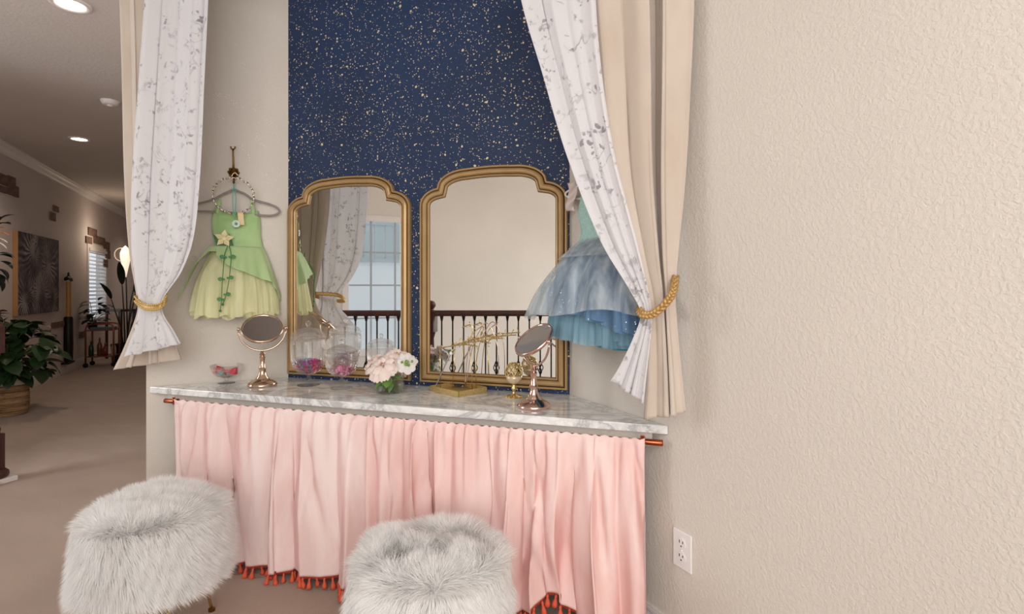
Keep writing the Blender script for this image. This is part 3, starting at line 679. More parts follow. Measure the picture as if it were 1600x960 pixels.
# ------------------------------------------------------------------ peonies in a glass
b = at(610, 613); vs_ = T('glass_vase', 'short round glass vase of water holding the peonies', 'vase', b)
R0 = .060
MB().lathe([(R0-.002, 0), (R0, .002), (R0, .086), (R0-.001, .088), (R0-.003, .086), (R0-.003, .010), (.0005, .008)], 40, cap=False).build('vase_wall', M['glass'], vs_, smooth=True, ang=50)
MB().lathe([(0, .0095), (R0-.0035, .0095), (R0-.0035, .035), (0, .035)], 32, cap=False).build('water', glass('water', sc(214, 224, 200), .5), vs_)
def petal_mesh(name, w_, h_, cup, curl, mat):
    def f(s, t):
        a = (s-.5)*2; wd = w_*math.sin(PI*min(1, .12+t*.80))**.6*(1-.12*t); x = a*wd; z = h_*t*(1-.10*a*a*t)-.0
        y = -cup*(1-(a*a)*.9)*math.sin(PI*min(1, t*.85+.08))+curl*t*t*t+.0025*math.sin(7*a+3)*t
        return Vector((x, y, z))
    return smoothmesh(MB().grid(f, 6, 6), name, mat)
def pm(name, c1, c2):
    m = N(name); f = m.noise(35, None, 2); c = m.mix(f, c1, c2); m.set(Base_Color=c, Roughness=.7); m.transl(.12, c); return m.m
M['petal'] = pm('peony_petal', sc(254, 240, 232), sc(250, 226, 216)); M['petalin'] = pm('peony_heart', sc(250, 216, 200), sc(244, 206, 176)); M['petalw'] = pm('white_petal', sc(250, 246, 242), sc(244, 236, 232))
pet = [petal_mesh('petal', .026, .050, .020, .014, M['petal']), petal_mesh('petal', .019, .038, .014, -.004, M['petal']), petal_mesh('petal', .013, .028, .010, -.008, M['petalin'])]
petw = [petal_mesh('petal', .020, .036, .012, .010, M['petalw']), petal_mesh('petal', .014, .026, .010, -.003, M['petalw'])]
M['leafg'] = var('bouquet_leaf', sc(78, 122, 42), sc(134, 176, 78), 30, .5); M['stemg'] = plain('green_stem', sc(84, 116, 56), .5)
def leaf_mesh(name, L, W, mat, bend=.3, cup=.15, n=6, tip=1.0):
    def f(s, t):
        a = (s-.5)*2; w_ = W*math.sin(PI*t**.85)**.75*(1-.15*t)
        return Vector((a*w_, L*t*math.cos(bend*t), -L*bend*t*t*.7+abs(a)*w_*cup))
    return smoothmesh(MB().grid(f, 2, n), name, mat)
leafb = leaf_mesh('leaf', .055, .017, M['leafg'])
def peony(px, dz, sc_, facing, label, sets, seed, outs=(9, 8, 7, 6)):
    rn = random.Random(seed); e = T('peony', label, 'flower', px, 0, 'silk peonies in the glass vase'); e.rotation_euler = facing
    for k, (cnt, tiltd, lift, me, s_) in enumerate(((outs[0], 74, -.004, sets[0], 1.05), (outs[1], 52, .0, sets[0], .95), (outs[2], 30, .002, sets[-2] if len(sets) > 2 else sets[1], .95), (outs[3], 12, .004, sets[-1], .95))):
        for i in range(cnt):
            a = 2*PI*(i+.5*(k % 2))/cnt+rn.gauss(0, .1); r = .004+.004*(3-k)*.5
            M3 = Matrix.Rotation(a, 3, 'Z') @ Matrix.Rotation(-math.radians(tiltd+rn.gauss(0, 6)), 3, 'X')
            o = inst(me, 'petal', e, (Matrix.Rotation(a, 3, 'Z') @ Vector((0, r, lift)))*sc_, M3.to_euler(), s_*sc_*rn.uniform(.92, 1.08))
    MB().lathe([(0, -.003), (.012*sc_, -.001), (.011*sc_, .014*sc_), (0, .022*sc_)], 10, cap=False).build('flower_centre', M['petalin'], e, smooth=True)
    return e
z0 = b.z
def fl(u, v, dy): return on_y(u, v, b.y+dy)
peony(fl(602, 577, -.012), 0, 1.28, (math.radians(38), math.radians(-8), 0), 'largest blush peony in the middle of the bouquet', pet, 1)
peony(fl(587, 571, .035), 0, 1.0, (math.radians(20), math.radians(-35), 0), 'blush peony leaning out to the left of the largest one', pet, 7)
peony(fl(620, 560, .035), 0, .95, (math.radians(18), math.radians(14), 0), 'blush peony at the back of the bouquet, above the others', pet, 2)
peony(fl(635, 568, .0), 0, 1.05, (math.radians(48), math.radians(30), 0), 'open white flower with a green heart at the right of the bouquet', petw, 3, (8, 7, 5, 4))
gc = T('green_berry_sprig', 'sprig of small green berries in the white flower at the right', 'greenery', fl(637, 566, -.035))
rn = random.Random(2)
for i in range(9): MB().ball((rn.gauss(0, .010), rn.gauss(0, .006), rn.gauss(0, .010)), .006, 8, 6).build('berry', M['leafg'], gc, smooth=True)
fs_ = T('bouquet_foliage', 'green leaves and stems under the peonies in the glass vase', 'foliage', b)
for i, (x, y, z, ax, az, s_) in enumerate(((-.012, -.03, .062, -.5, 2.6, 1.1), (.018, -.035, .066, -.3, 3.4, 1.2), (.034, -.02, .074, .1, -2.2, 1), (-.034, -.02, .070, .2, 2.1, 1), (.0, -.038, .080, -1.0, 3.1, .9), (.03, -.03, .05, -.8, 3.0, .9), (-.02, .02, .14, .9, .4, .9), (-.008, .018, .15, 1.1, -.5, .8), (.045, .0, .10, .4, -1.2, .9), (-.03, -.01, .05, -.9, 2.8, .9))):
    inst(leafb, 'leaf', fs_, (x, y, z), (ax, 0, az), s_)
for x, y in ((-.02, 0), (.0, -.015), (.018, .01), (.03, -.01), (-.008, .02)): MB().tube([(x*.4, y*.4, .012), (x*.8, y, .06), (x*1.3, y*1.2, .12)], .0028, 6).build('stem', M['stemg'], fs_, smooth=True)
# ------------------------------------------------------------------ jewellery stand: glitter tray with branch hangers
c1, c2, c3, c4 = at(675, 613), at(727, 625), at(757, 612), at(707, 601)
ctr = (c1+c2+c3+c4)/4; dx = (c2-c1); ang = math.atan2(dx.y, dx.x); W_, D_ = (dx.length)/2*.88, (c4-c1).length/2*.80
js = T('jewellery_stand', 'gold glitter tray with branch-shaped wire hangers on the marble', 'jewellery stand', ctr, ang)
t_ = MB().box((-W_+.003, -D_+.003, .002), (W_-.003, D_-.003, .006))
t_.build('tray_floor', M['glit'], js)
lp = MB()
for a, b2 in (((-W_, -D_, 0), (W_, -D_+.005, .024)), ((-W_, D_-.005, 0), (W_, D_, .024)), ((-W_, -D_, 0), (-W_+.005, D_, .024)), ((W_-.005, -D_, 0), (W_, D_, .024))): lp.box(a, b2)
lp.build('tray_rim', M['glit'], js, bevel=.001)
Ri = Matrix.Rotation(-ang, 3, 'Z')
def jl(u, v, k=0): return Ri @ (on_y(u, v, ctr.y+k)-ctr)
for (ua, ub, k) in ((688, 687, -.0), (707, 712, .03), (744, 741, .0), (738, 733, -.03)):
    p = jl(ua, 604, k); q2 = jl(ub, 541 if ua != 707 else 536, k); MB().tube([(p.x, p.y, .006), (lerp(p.x, q2.x, .5)+.002, p.y, lerp(.006, q2.z, .5)), q2], .0016, 6).build('post', M['brass'], js, smooth=True)
def pth(pts, k=0): 
    P = [(i/(len(pts)-1),)+tuple(jl(u, v, k)) for i, (u, v) in enumerate(pts)]; n = 8*len(pts); return [Vector(track(P, i/n)) for i in range(n+1)]
rn = random.Random(12)
for pts, k in (([(686, 545), (700, 542), (715, 540), (730, 539), (748, 542)], 0), ([(738, 541), (752, 528), (766, 527), (780, 526), (792, 525)], -.02), ([(722, 512), (735, 508), (738, 520), (728, 538)], .01), ([(738, 528), (750, 533), (764, 530), (788, 529)], -.01), ([(706, 542), (722, 536), (740, 530), (758, 526)], .02)):
    P = pth(pts, k); MB().tube(P, .0026, 7).build('branch', M['brass'], js, smooth=True)
    for i in range(3, len(P)-1, 5):
        d = Vector((rn.uniform(-.008, .008), rn.uniform(-.012, .012), rn.uniform(-.014, .016))); MB().tube([P[i], P[i]+d, P[i]+d*1.5+Vector((.003, 0, .004))], [.0018, .0014, .0024], 6).build('twig', M['brass'], js, smooth=True)
for pts, k in (([(729, 602), (733, 570), (741, 535), (760, 505), (777, 540), (779, 590)], .035), ([(727, 600), (730, 560), (737, 525), (755, 508)], -.02)):
    MB().tube(pth(pts, k), .0020, 7).build('wire_arch', M['champ'], js, smooth=True)
hb2 = T('metal_hair_band', 'narrow silver hair band leaning on the left end of the jewellery stand', 'hair band', ctr+Matrix.Rotation(ang, 3, 'Z') @ jl(680, 606, -.03))
o_ = jl(680, 606, -.03); Rz = Matrix.Rotation(ang, 3, 'Z')
P = [Rz @ (p-o_) for p in pth([(679, 607), (688, 588), (696, 570), (703, 556), (708, 546)], -.03)]
MB().tube(P, .0028, 7).build('band', plain('silver_metal', sc(200, 198, 196), .25, 1), hb2, smooth=True)
MB().ball(P[-8], .008, 10, 8).build('jewel', M['white'], hb2, smooth=True)
# ------------------------------------------------------------------ filigree goblet
b = at(803, 621); gb_ = T('filigree_goblet', 'small gold filigree goblet between the jewellery stand and right vanity mirror', 'goblet', b)
MB().lathe([(.034, 0), (.035, .002), (.030, .006), (.012, .010), (.006, .016), (.005, .026), (.011, .034), (.011, .040), (.006, .046), (.006, .052), (.016, .058)], 28).build('foot', M['brass'], gb_, smooth=True, ang=50)
for i in range(10): a = 2*PI*i/10; MB().ball((.033*math.cos(a), .033*math.sin(a), .004), .0055, 6, 4, (1, 1, .5)).build('foot_leaf', M['brass'], gb_, smooth=True)
MB().lathe([(.010, .056), (.024, .064), (.033, .078), (.035, .092), (.033, .092), (.031, .079), (.022, .067), (0, .060)], 28, cap=False).build('cup', plain('cream_enamel', sc(222, 200, 170), .25, .3), gb_, smooth=True)
def dome(a, t): r = .036*math.cos(t*PI/2*.95)**.7; return Vector((r*math.cos(a), r*math.sin(a), .094+.050*math.sin(t*PI/2)))
for k in range(10):
    a0 = 2*PI*k/10
    for sg in (-1, 1): MB().tube([dome(a0+sg*t*1.5, t) for t in [i/12 for i in range(13)]], .0018, 5).build('filigree', M['brass'], gb_, smooth=True)
for t in (0, .4, .75): MB().tube([dome(2*PI*i/28, t) for i in range(28)], .0022, 5, closed=True).build('filigree_ring', M['brass'], gb_, smooth=True)
rn = random.Random(6)
for k in range(14): a = rn.random()*6.28; t = rn.random()*.8; MB().ball(dome(a, t), .0042, 6, 4).build('bead', M['brass'], gb_, smooth=True)
# ------------------------------------------------------------------ fur stools
def stool(u, v, label, seed, rz):
    c = on_z(u, v, .45); r, zt_, zb_ = .205, .436, .185
    e = T('fur_stool', label, 'stool', (c.x, c.y, 0), rz, 'round white fur stools')
    body = [(0, zb_), (r-.03, zb_), (r-.008, zb_+.01), (r, zb_+.03), (r, zt_-.045), (r-.012, zt_-.016), (r-.045, zt_-.002), (0, zt_+.006)]
    MB().lathe(body, 48, cap=False).build('cushion', M['furbase'], e, smooth=True)
    for k in range(4):
        a = PI/4+k*PI/2; d = Vector((math.cos(a), math.sin(a), 0)); t2 = Vector((-d.y, d.x, 0))
        p = [d*.13+t2*.035+Vector((0, 0, zb_+.005)), d*.165+t2*.012+Vector((0, 0, .06)), d*.175+t2*.004+Vector((0, 0, .008)), d*.175-t2*.004+Vector((0, 0, .008)), d*.165-t2*.012+Vector((0, 0, .06)), d*.13-t2*.035+Vector((0, 0, zb_+.005))]
        lg = MB().tube(p, .0052, 8).build('leg', M['brass'], e, smooth=True)
        MB().lathe([(.012, 0), (.012, .010), (.006, .013)], 12, d*.175).build('foot_pad', M['bronze'], lg, smooth=True, ang=40)
    rg = np.random.RandomState(seed); n = 84000
    # sample the side and the top
    side = rg.rand(n) < .58; a = rg.rand(n)*2*np.pi
    zz = zb_+.004+(zt_-zb_-.02)*rg.rand(n); rr = np.where(side, r-.004, (r-.002)*np.sqrt(rg.rand(n)))
    zed = np.where(side, zz, zt_-.004-np.clip(rr-(r-.05), 0, 1)*.30)
    base_ = np.stack([rr*np.cos(a), rr*np.sin(a), zed], 1)
    radial = np.stack([np.cos(a), np.sin(a), np.zeros(n)], 1)
    cl = rg.randn(48, 5)                       # slow waves so that locks lean together
    def wave(k, f): return np.sin(base_[:, 0]*f*cl[k, 0]*14+base_[:, 1]*f*cl[k, 1]*14+base_[:, 2]*f*cl[k, 2]*14+cl[k, 3]*6)
    wx = wave(0, 1)+.7*wave(1, 2.4)+.5*wave(2, 5); wy = wave(3, 1)+.7*wave(4, 2.2)+.5*wave(5, 5); wz = wave(6, 1.4)+.6*wave(7, 4)
    lean = np.stack([wx, wy, wz*.6], 1)
    edge = np.clip((rr/r-.55)/.45, 0, 1)[:, None]
    d0 = np.where(side[:, None], radial*.95+np.array([0, 0, -.25])+np.array([0, 0, .5])*np.clip((zz-zt_+.06)/.06, 0, 1)[:, None], radial*(.9*edge**2)+np.array([-.12, -.06, .42])*(1.15-edge))+lean*.22+np.where(side[:, None], 0, np.array([0, 0, .15]))+rg.randn(n, 3)*.13
    d0 /= np.linalg.norm(d0, axis=1)[:, None]
    d1 = d0*.55+np.where(side[:, None], np.array([0, 0, -.85])+radial*.12, radial*(.9*edge**2)+np.array([-.15, -.08, -.02])*(1.1-edge))+lean*.22
    d1 /= np.linalg.norm(d1, axis=1)[:, None]
    L = (.034+.022*rg.rand(n)+.006*wz)[:, None]; L = np.where(side[:, None], L, L*.9)
    p0 = base_; p1 = p0+d0*L*.4; p2 = p1+(d0*.4+d1*.6)*L*.38; p3 = p2+d1*L*.45
    on = np.where(side[:, None], radial+np.array([0, 0, .25]), radial*.7*edge**2+np.array([0, 0, 1.])); on /= np.linalg.norm(on, axis=1)[:, None]
    wv = np.cross(d0, on+rg.randn(n, 3)*.25); wv /= np.linalg.norm(wv, axis=1)[:, None]; wd = (.0006+.0005*rg.rand(n))[:, None]
    V = np.stack([p0-wv*wd, p0+wv*wd, p1-wv*wd*.9, p1+wv*wd*.9, p2-wv*wd*.7, p2+wv*wd*.7, p3], 1).reshape(-1, 3)
    base7 = (np.arange(n)*7)[:, None]
    F4 = np.concatenate([base7+np.array([[0, 1, 3, 2]]), base7+np.array([[2, 3, 5, 4]])], 0); F3 = base7+np.array([[4, 5, 6]])
    me = bpy.data.meshes.new('fur'); me.vertices.add(len(V)); me.vertices.foreach_set('co', V.astype(np.float32).ravel())
    nl = F4.size+F3.size; me.loops.add(nl); me.loops.foreach_set('vertex_index', np.concatenate([F4.ravel(), F3.ravel()]).astype(np.int32))
    me.polygons.add(len(F4)+len(F3)); st = np.concatenate([np.arange(len(F4))*4, F4.size+np.arange(len(F3))*3]).astype(np.int32)
    me.polygons.foreach_set('loop_start', st); me.update(calc_edges=True); me.validate()
    me.polygons.foreach_set('use_smooth', [True]*len(me.polygons)); me.materials.append(M['fur'])
    nv = on[:, None, :]*np.ones((1, 7, 1))+.33*rg.randn(n, 1, 3)+.25*lean[:, None, :]; nv = nv.reshape(-1, 3); nv /= np.linalg.norm(nv, axis=1)[:, None]
    f = inst(me, 'fur', e); f['kind'] = 'stuff'
    return e
stool(243, 784, 'round white fur stool at the left, on gold legs', 3, .2)
stool(674, 853, 'round white fur stool in the middle, in front of the pink curtain', 8, .9)
# ------------------------------------------------------------------ garments
def cloth(name, mat, parent, f, nu, nv, closed=True, solid=.0012, kind=None):
    return MB().grid(f, nu, nv, cu=closed).build(name, mat, parent, smooth=True, solid=solid)
def tulle(name, c, thr, sp=False):  # vertical noise streaks put crease shading into colour and openness
    m = N(name); f = m.ramp(m.noise(26, m.obj((1, 1, .04)), 2), (.3, 0.), (.7, 1.)); cc = m.mix(f, tuple(x*.9 for x in c[:3])+(1,), tuple(min(1, x*1.18) for x in c[:3])+(1,)); thr = m.math('MULTIPLY', m.math('ADD', m.math('MULTIPLY', f, -.9), 1.35), thr); m.set(Base_Color=cc, Roughness=.7)
    if sp:
        v = m.n('ShaderNodeTexVoronoi', i_Vector=m.obj(), i_Scale=140.0); k = m.math('MULTIPLY', m.math('LESS_THAN', v.outputs['Distance'], .3), m.math('GREATER_THAN', m.n('ShaderNodeSeparateColor', i_0=v.outputs['Color']).outputs[0], .62))
        m.set(Base_Color=m.mix(k, cc, sc(225, 235, 245)), Roughness=m.math('SUBTRACT', .7, m.math('MULTIPLY', k, .5)), Metallic=m.math('MULTIPLY', k, .6))
    m.transl(.4, cc); return m.see(thr).m
def skirt_f(rows, n, amp, ph, x0=0, hem=None, back=.25):
    """rows: (t, z, cx, halfwidth, depth); local x right, -y into room"""
    def f(s, t):
        z, cx, hw_, dp = track(rows, t); a = 2*PI*s; fo = amp*t*(math.cos(n*a+ph)+.4*math.sin(2.3*n*a/2*2+ph*2)+.3*math.sin(3*a+ph))
        x = cx+(hw_+fo)*math.cos(a); y = -dp*back-.012+(dp+fo)*math.sin(a)*(1 if math.sin(a) < 0 else back)
        if hem: z += hem(s)*t*t
        return Vector((x, min(y, -.003-.004*math.sin(s*9)**2), z))
    return f
# green dress
b = FL.px(365, 600, .0); b = Vector((b.x, 0, 0))
hz_ = FL.px(365, 268, .03).z
def g(u, v, off=.05): return FL.px(u, v, off)-b
ds = T('green_dress', 'small green satin dress with yellow tulle skirt on the left wall', 'dress', FL.w(b), FL.rz)
M['green'] = fabric('green_satin', sc(194, 222, 162), sc(166, 208, 134), 200, .4, .3, .1, .25); M['green2'] = fabric('pale_green_satin', sc(206, 228, 172), sc(184, 216, 150), 200, .45, .3, .2, .3)
M['dgreen'] = plain('dark_green_trim', sc(70, 124, 66), .5)
M['ytulle'] = tulle('yellow_tulle', sc(250, 247, 204), .15)
def rows_from(pts, dps):      # pts (uL, uR, v)
    out = []
    for i, ((uL, uR, v), dp) in enumerate(zip(pts, dps)):
        L, Rr = g(uL, v), g(uR, v); out.append((i/(len(pts)-1), (L.z+Rr.z)/2, (L.x+Rr.x)/2, (Rr.x-L.x)/2, dp))
    return out
bod = rows_from([(333, 404, 328), (331, 407, 345), (332, 408, 365), (336, 412, 385), (330, 418, 396)], [.028, .042, .046, .042, .05])
def bodf(s, t):
    z, cx, hw_, dp = track(bod, t); a = 2*PI*s; x = cx+hw_*math.cos(a)+.002*math.sin(12*a+9*t); y = -.014+dp*math.sin(a)*(1 if math.sin(a) < 0 else .2)
    z += (1-t)**3*(.012*math.cos(2*a)-.006)+.0; return Vector((x, y+.0015*math.sin(30*t+5*a), z))
cloth('bodice', M['green'], ds, bodf, 48, 20)
for s_, (ua, ub) in ((0, (340, 343)), (1, (396, 393))):
    p = g(ua, 334, .035); q_ = g(ub, 312, .03); MB().grid(lambda s, t: Vector((lerp(p.x, q_.x, t)+(s-.5)*.016, lerp(p.y, q_.y, t)-.004*math.sin(PI*t), lerp(p.z, q_.z, t))), 3, 8).build('strap', M['green'], ds, smooth=True, solid=.002)
yk = rows_from([(330, 412, 392), (312, 424, 425), (302, 432, 460), (298, 434, 490)], [.05, .085, .10, .11])
for k in range(4):
    rr_ = [(r[0], r[1]-.004*k*r[0], r[2], r[3]-.006*k, r[4]-.008*k) for r in yk]
    cloth('tulle_layer', M['ytulle'], ds, skirt_f(rr_, 17-2*k, .010, k*1.7, hem=lambda s, k=k: .008*math.sin(23*s*2*PI/2+k)+.010*math.sin(5*s*2*PI/2+2*k)), 220, 26, solid=0)
# satin overskirt: a short pointed lobe to the left, a longer one to the right
def over(s, t):
    # s 0..1 from left side across the front to the right side
    a = PI+PI*s; k = .5+.5*math.tanh((s-.36)*14)
    tipL = max(0, 1-s/.16); tipR = max(0, (s-.80)/.20)
    vh = lerp(408-14*math.sin(PI*min(1, s/.45))+62*tipL**1.2, 412+42*((s-.36)/.64 if s > .36 else 0)+18*tipR**2, k)
    v = lerp(386, vh, t); z = lerp(g(370, 386).z, g(370, vh).z, t)
    tt = max(0, min(1, (v-386)/75)); cx = lerp(g(370, 388).x, g(364, 470).x, tt); hw_ = lerp(.118, .208, tt**.8)*(1+.14*tipL*t)
    dp = lerp(.078, .165, tt**.8); fo = .008*t*math.sin(9*a+1)+.006*math.sin(17*a)*t
    return Vector((cx+(hw_+fo)*math.cos(a), -.020+(dp+fo)*math.sin(a), z))
cloth('overskirt', M['green2'], ds, over, 120, 24, closed=False, solid=.0016)
fc = g(350, 373, .095); fl_ = MB()
M['cream'] = var('cream_felt', sc(240, 222, 164), sc(250, 240, 206), 60, .6)
star = MB().add([(0, 0, 0), (-.013, -.002, .020), (0, -.007, .044), (.013, -.002, .020), (0, -.010, .018)], [(0, 4, 1), (1, 4, 2), (2, 4, 3), (3, 4, 0)]).mesh('petal'); star.materials.append(M['cream'])
fh = MB().ball((0, 0, 0), .009, 10, 8, (1, .6, 1)).build('flower', M['cream'], ds, smooth=True); fh.location = fc
for i in range(5): inst(star, 'petal', fh, (0, 0, 0), (0, 2*PI*i/5+.1, 0))
lf = leaf_mesh('trim_leaf', .030, .015, M['dgreen'], .2)
MB().grid(lambda s, t: g(lerp(336, 362, s)+(t-.5)*6, lerp(366, 386, t)+6*math.sin(PI*s), .075), 8, 6).build('sash_knot', M['dgreen'], ds, smooth=True, solid=.004)
for pts in ([(356, 384), (351, 398), (349, 420), (347, 445), (346, 470), (344, 486)], [(358, 384), (361, 398), (360, 418), (357, 442), (353, 462), (348, 476)]):
    ks = [(i/5,)+tuple(g(u, v, .175 if v > 410 else .125)) for i, (u, v) in enumerate(pts)]; P = [Vector(track(ks, i/24)) for i in range(25)]
    st_ = MB().tube(P, .0022, 6).build('stem_trim', M['dgreen'], ds, smooth=True)
    MB().ball(P[-1], .006, 8, 6).build('stem_bud', M['dgreen'], ds, smooth=True)
    for v in (6, 13, 19):
        for sg in (-1, 1): inst(lf, 'leaf', ds, P[v], (PI/2, sg*1.2, 0), .42 if sg == (1 if pts[0][0] == 356 else -1) else .72)
# hanger
hg = T('clothes_hanger', 'grey velvet clothes hanger carrying the green dress', 'hanger', FL.w(b+g(365, 300, .03)), FL.rz); o_ = g(365, 300, .03)
M['grey'] = plain('grey_velvet', sc(150, 140, 138), .8)
def gg(u, v, off=.03): return g(u, v, off)-o_
def smoothpath(K, n=40): 
    ks = [(i/(len(K)-1),)+tuple(k) for i, k in enumerate(K)]; return [Vector(track(ks, i/n)) for i in range(n+1)]
MB().tube(smoothpath([gg(u, v) for u, v in ((365, 296), (382, 303), (396, 312), (420, 319), (433, 325), (436, 332), (425, 337), (400, 336), (365, 333), (330, 331), (308, 330), (300, 326), (306, 320), (330, 313), (346, 305), (365, 296))], 90), .0052, 8).build('hanger_frame', M['grey'], hg, smooth=True)
MB().tube(smoothpath([gg(u, v) for u, v in ((365, 298), (365, 285), (362, 276), (367, 270), (372, 275))], 24), .0022, 7).build('hanger_hook', M['champ'], hg, smooth=True)
hk = T('wall_hook', 'old brass wall hook with a long stem above the green dress', 'hook', FL.w(b+g(365, 270, 0)), FL.rz); o2 = g(365, 270, 0)
def gh(u, v, off): return g(u, v, off)-o2
p = gh(365, 270, .0); Rx = Matrix.Rotation(PI/2, 3, 'X')
MB().lathe([(.024, 0), (.023, .005), (.015, .010), (.010, .014), (.0, .016)], 20, p, Rx, cap=False).build('rosette', M['bronze'], hk, smooth=True)
for i in range(8): a = 2*PI*i/8; MB().ball(p+Vector((.021*math.cos(a), -.008, .021*math.sin(a))), .0065, 8, 6).build('rosette_petal', M['bronze'], hk, smooth=True)
MB().tube([gh(365, 272, .02), gh(364.5, 255, .028), gh(364, 240, .034), gh(364, 234, .04)], [.006, .0042, .0036, .004], 8).build('stem', M['bronze'], hk, smooth=True)
for sg in (-1, 1): MB().tube([gh(364, 234, .04), gh(364+sg*3, 232, .042), gh(364+sg*3.4, 229, .046)], [.0035, .0035, .0045], 7).build('prong', M['bronze'], hk, smooth=True)
MB().tube([gh(366, 274, .016), gh(366, 284, .03), gh(365, 286, .045), gh(365, 279, .052)], .004, 8).build('lower_hook', M['bronze'], hk, smooth=True)
# beaded circlet and teal ribbon necklace
ci = T('beaded_circlet', 'silver beaded circlet hanging from the hook over the green dress', 'circlet', FL.w(b+g(365, 306, .075)), FL.rz); o3 = g(365, 306, .075)
cen = g(365, 306, .075)-o3; R3_ = (g(397, 306).x-g(333, 306).x)/2
ring = [Vector((R3_*math.cos(a), 0, R3_*.98*math.sin(a))) for a in [2*PI*i/60 for i in range(60)]]
MB().tube(ring, .0022, 6, closed=True).build('wire', M['champ'], ci, smooth=True)
sb = smoothmesh(MB().ball((0, 0, 0), .0055, 8, 6, (1.5, 1, .8)), 'bead', plain('silver_bead', sc(196, 192, 186), .2, 1)); sg2 = smoothmesh(MB().ball((0, 0, 0), .0048, 8, 6), 'bead', plain('green_bead', sc(110, 130, 100), .25, .4))
for i in range(0, 60, 2): a = 2*PI*i/60; inst(sb if i % 4 else sg2, 'bead', ci, ring[i]+Vector((0, 0, .003*math.sin(i*1.7))), (0, -a+PI/2+.5*(i % 3), 0))
rb = T('ribbon_necklace', 'teal ribbon necklace with a round pendant hanging down the green bodice', 'necklace', FL.w(b+g(366, 344, .09)), FL.rz); o4 = g(366, 344, .09)
M['teal'] = plain('teal_ribbon', sc(96, 186, 166), .5)
for du in (-2, 2): MB().tube(smoothpath([g(365, 288, .055)-o4, g(366+du*1.3, 306, .066)-o4, g(366+du, 325, .075)-o4, g(367, 340, .088)-o4], 16), .0022, 6).build('ribbon', M['teal'], rb, smooth=True)
pc = g(369, 350, .092)-o4
MB().lathe([(.017, 0), (.018, .002), (.016, .004), (.006, .003), (.006, .0), (.017, 0)], 20, pc, Rx, cap=False).build('pendant', plain('pale_pendant', sc(206, 226, 214), .3), rb, smooth=True)
MB().grid(lambda s, t: g(lerp(371, 380, s)+2*t, lerp(332, 352, t), .088-.004*math.sin(PI*s))-o4, 4, 6).build('gift_tag', plain('cream_tag', sc(240, 214, 168), .7), rb, smooth=True, solid=.001)
# blue dress on the right wall
b = Vector((FR.px(915, 600).x, 0, 0))
def g(u, v, off=.06): return FR.px(u, v, off)-b
bd = T('blue_dress', 'small blue tulle dress half behind the right curtain', 'dress', FR.w(b), FR.rz)
M['lace'] = var('aqua_lace', sc(150, 204, 198), sc(196, 226, 220), 120, .6, 0, (1, 1, 1), .4)
M['bt1'] = tulle('white_tulle', sc(222, 232, 236), .55); M['bt2'] = tulle('sparkling_blue_tulle', sc(118, 156, 192), .14, True); M['bt3'] = tulle('pale_blue_tulle', sc(158, 198, 216), .4); M['bs'] = fabric('bright_blue_satin', sc(56, 160, 196), sc(36, 132, 176), 200, .35, .3, .1, .1)
def R4(pts, dps, off=.06):
    out = []
    for i, ((uL, uR, v), dp) in enumerate(zip(pts, dps)): L, Rr = g(uL, v, off), g(uR, v, off); out.append((i/(len(pts)-1), (L.z+Rr.z)/2, (L.x+Rr.x)/2, (Rr.x-L.x)/2, dp))
    return out
cloth('bodice', M['lace'], bd, (lambda rr: (lambda s, t: (lambda q: Vector((q[1]+q[2]*math.cos(2*PI*s), -.015+q[3]*math.sin(2*PI*s)*(1 if s > .5 else .2), q[0]+.012*(1-t)**3*math.cos(4*PI*s))))(track(rr, t))))(R4([(896, 944, 296), (893, 948, 330), (897, 944, 358), (893, 950, 380)], [.03, .045, .04, .05])), 40, 18)
outer = R4([(895, 942, 374), (872, 985, 410), (850, 1010, 455), (836, 1030, 500)], [.045, .11, .15, .17], .08)
blue = R4([(897, 942, 376), (880, 985, 410), (868, 1005, 455), (860, 1012, 500)], [.045, .10, .13, .14], .08)
low2 = R4([(900, 942, 380), (875, 985, 430), (862, 998, 490), (858, 1004, 532)], [.04, .085, .11, .115], .07)
sat = R4([(905, 940, 380), (905, 965, 430), (918, 976, 490), (930, 984, 545)], [.03, .05, .055, .055], .06)
cloth('satin_skirt', M['bs'], bd, skirt_f(sat, 6, .006, .3), 120, 20)
for k in range(3):
    cloth('tulle_layer', M['bt3'], bd, skirt_f([(r[0], r[1]+.006*k*r[0], r[2], r[3]-.008*k, r[4]-.006*k) for r in low2], 15-k, .016, 1.3*k+.4, hem=lambda s, k=k: .010*math.sin(4*PI*s+k)), 200, 26, solid=0)
for k in range(2):
    cloth('tulle_layer', M['bt2'], bd, skirt_f([(r[0], r[1]-.004*k*r[0], r[2], r[3]-.008*k, r[4]-.006*k) for r in blue], 12+k, .020, 2.1*k+1, hem=lambda s, k=k: .046*math.cos(2*PI*(s-.58))+.010*math.sin(8*PI*s+k)), 200, 26, solid=0)
for k in range(1):
    cloth('tulle_layer', M['bt1'], bd, skirt_f(outer, 13, .020, .7, hem=lambda s: .040*math.cos(2*PI*(s-.88))+.010*math.sin(10*PI*s)), 200, 26, solid=0)
cloth('waist_drape', M['bt1'], bd, skirt_f(R4([(893, 945, 372), (888, 955, 380), (872, 975, 402)], [.05, .07, .115], .08), 7, .005, .2), 120, 8, solid=0)
hg2 = T('clothes_hanger', 'pale clothes hanger carrying the blue dress', 'hanger', FR.w(b+g(917, 290, .03)), FR.rz); o5 = g(917, 290, .03)
h2 = lambda u, v: g(u, v, .03)-o5
MB().tube(smoothpath([h2(u, v) for u, v in ((917, 285), (900, 293), (886, 300), (884, 306), (895, 310), (917, 311), (942, 314), (956, 312), (954, 304), (936, 294), (917, 285))], 60), .0045, 8).build('hanger_frame', M['white'], hg2, smooth=True)
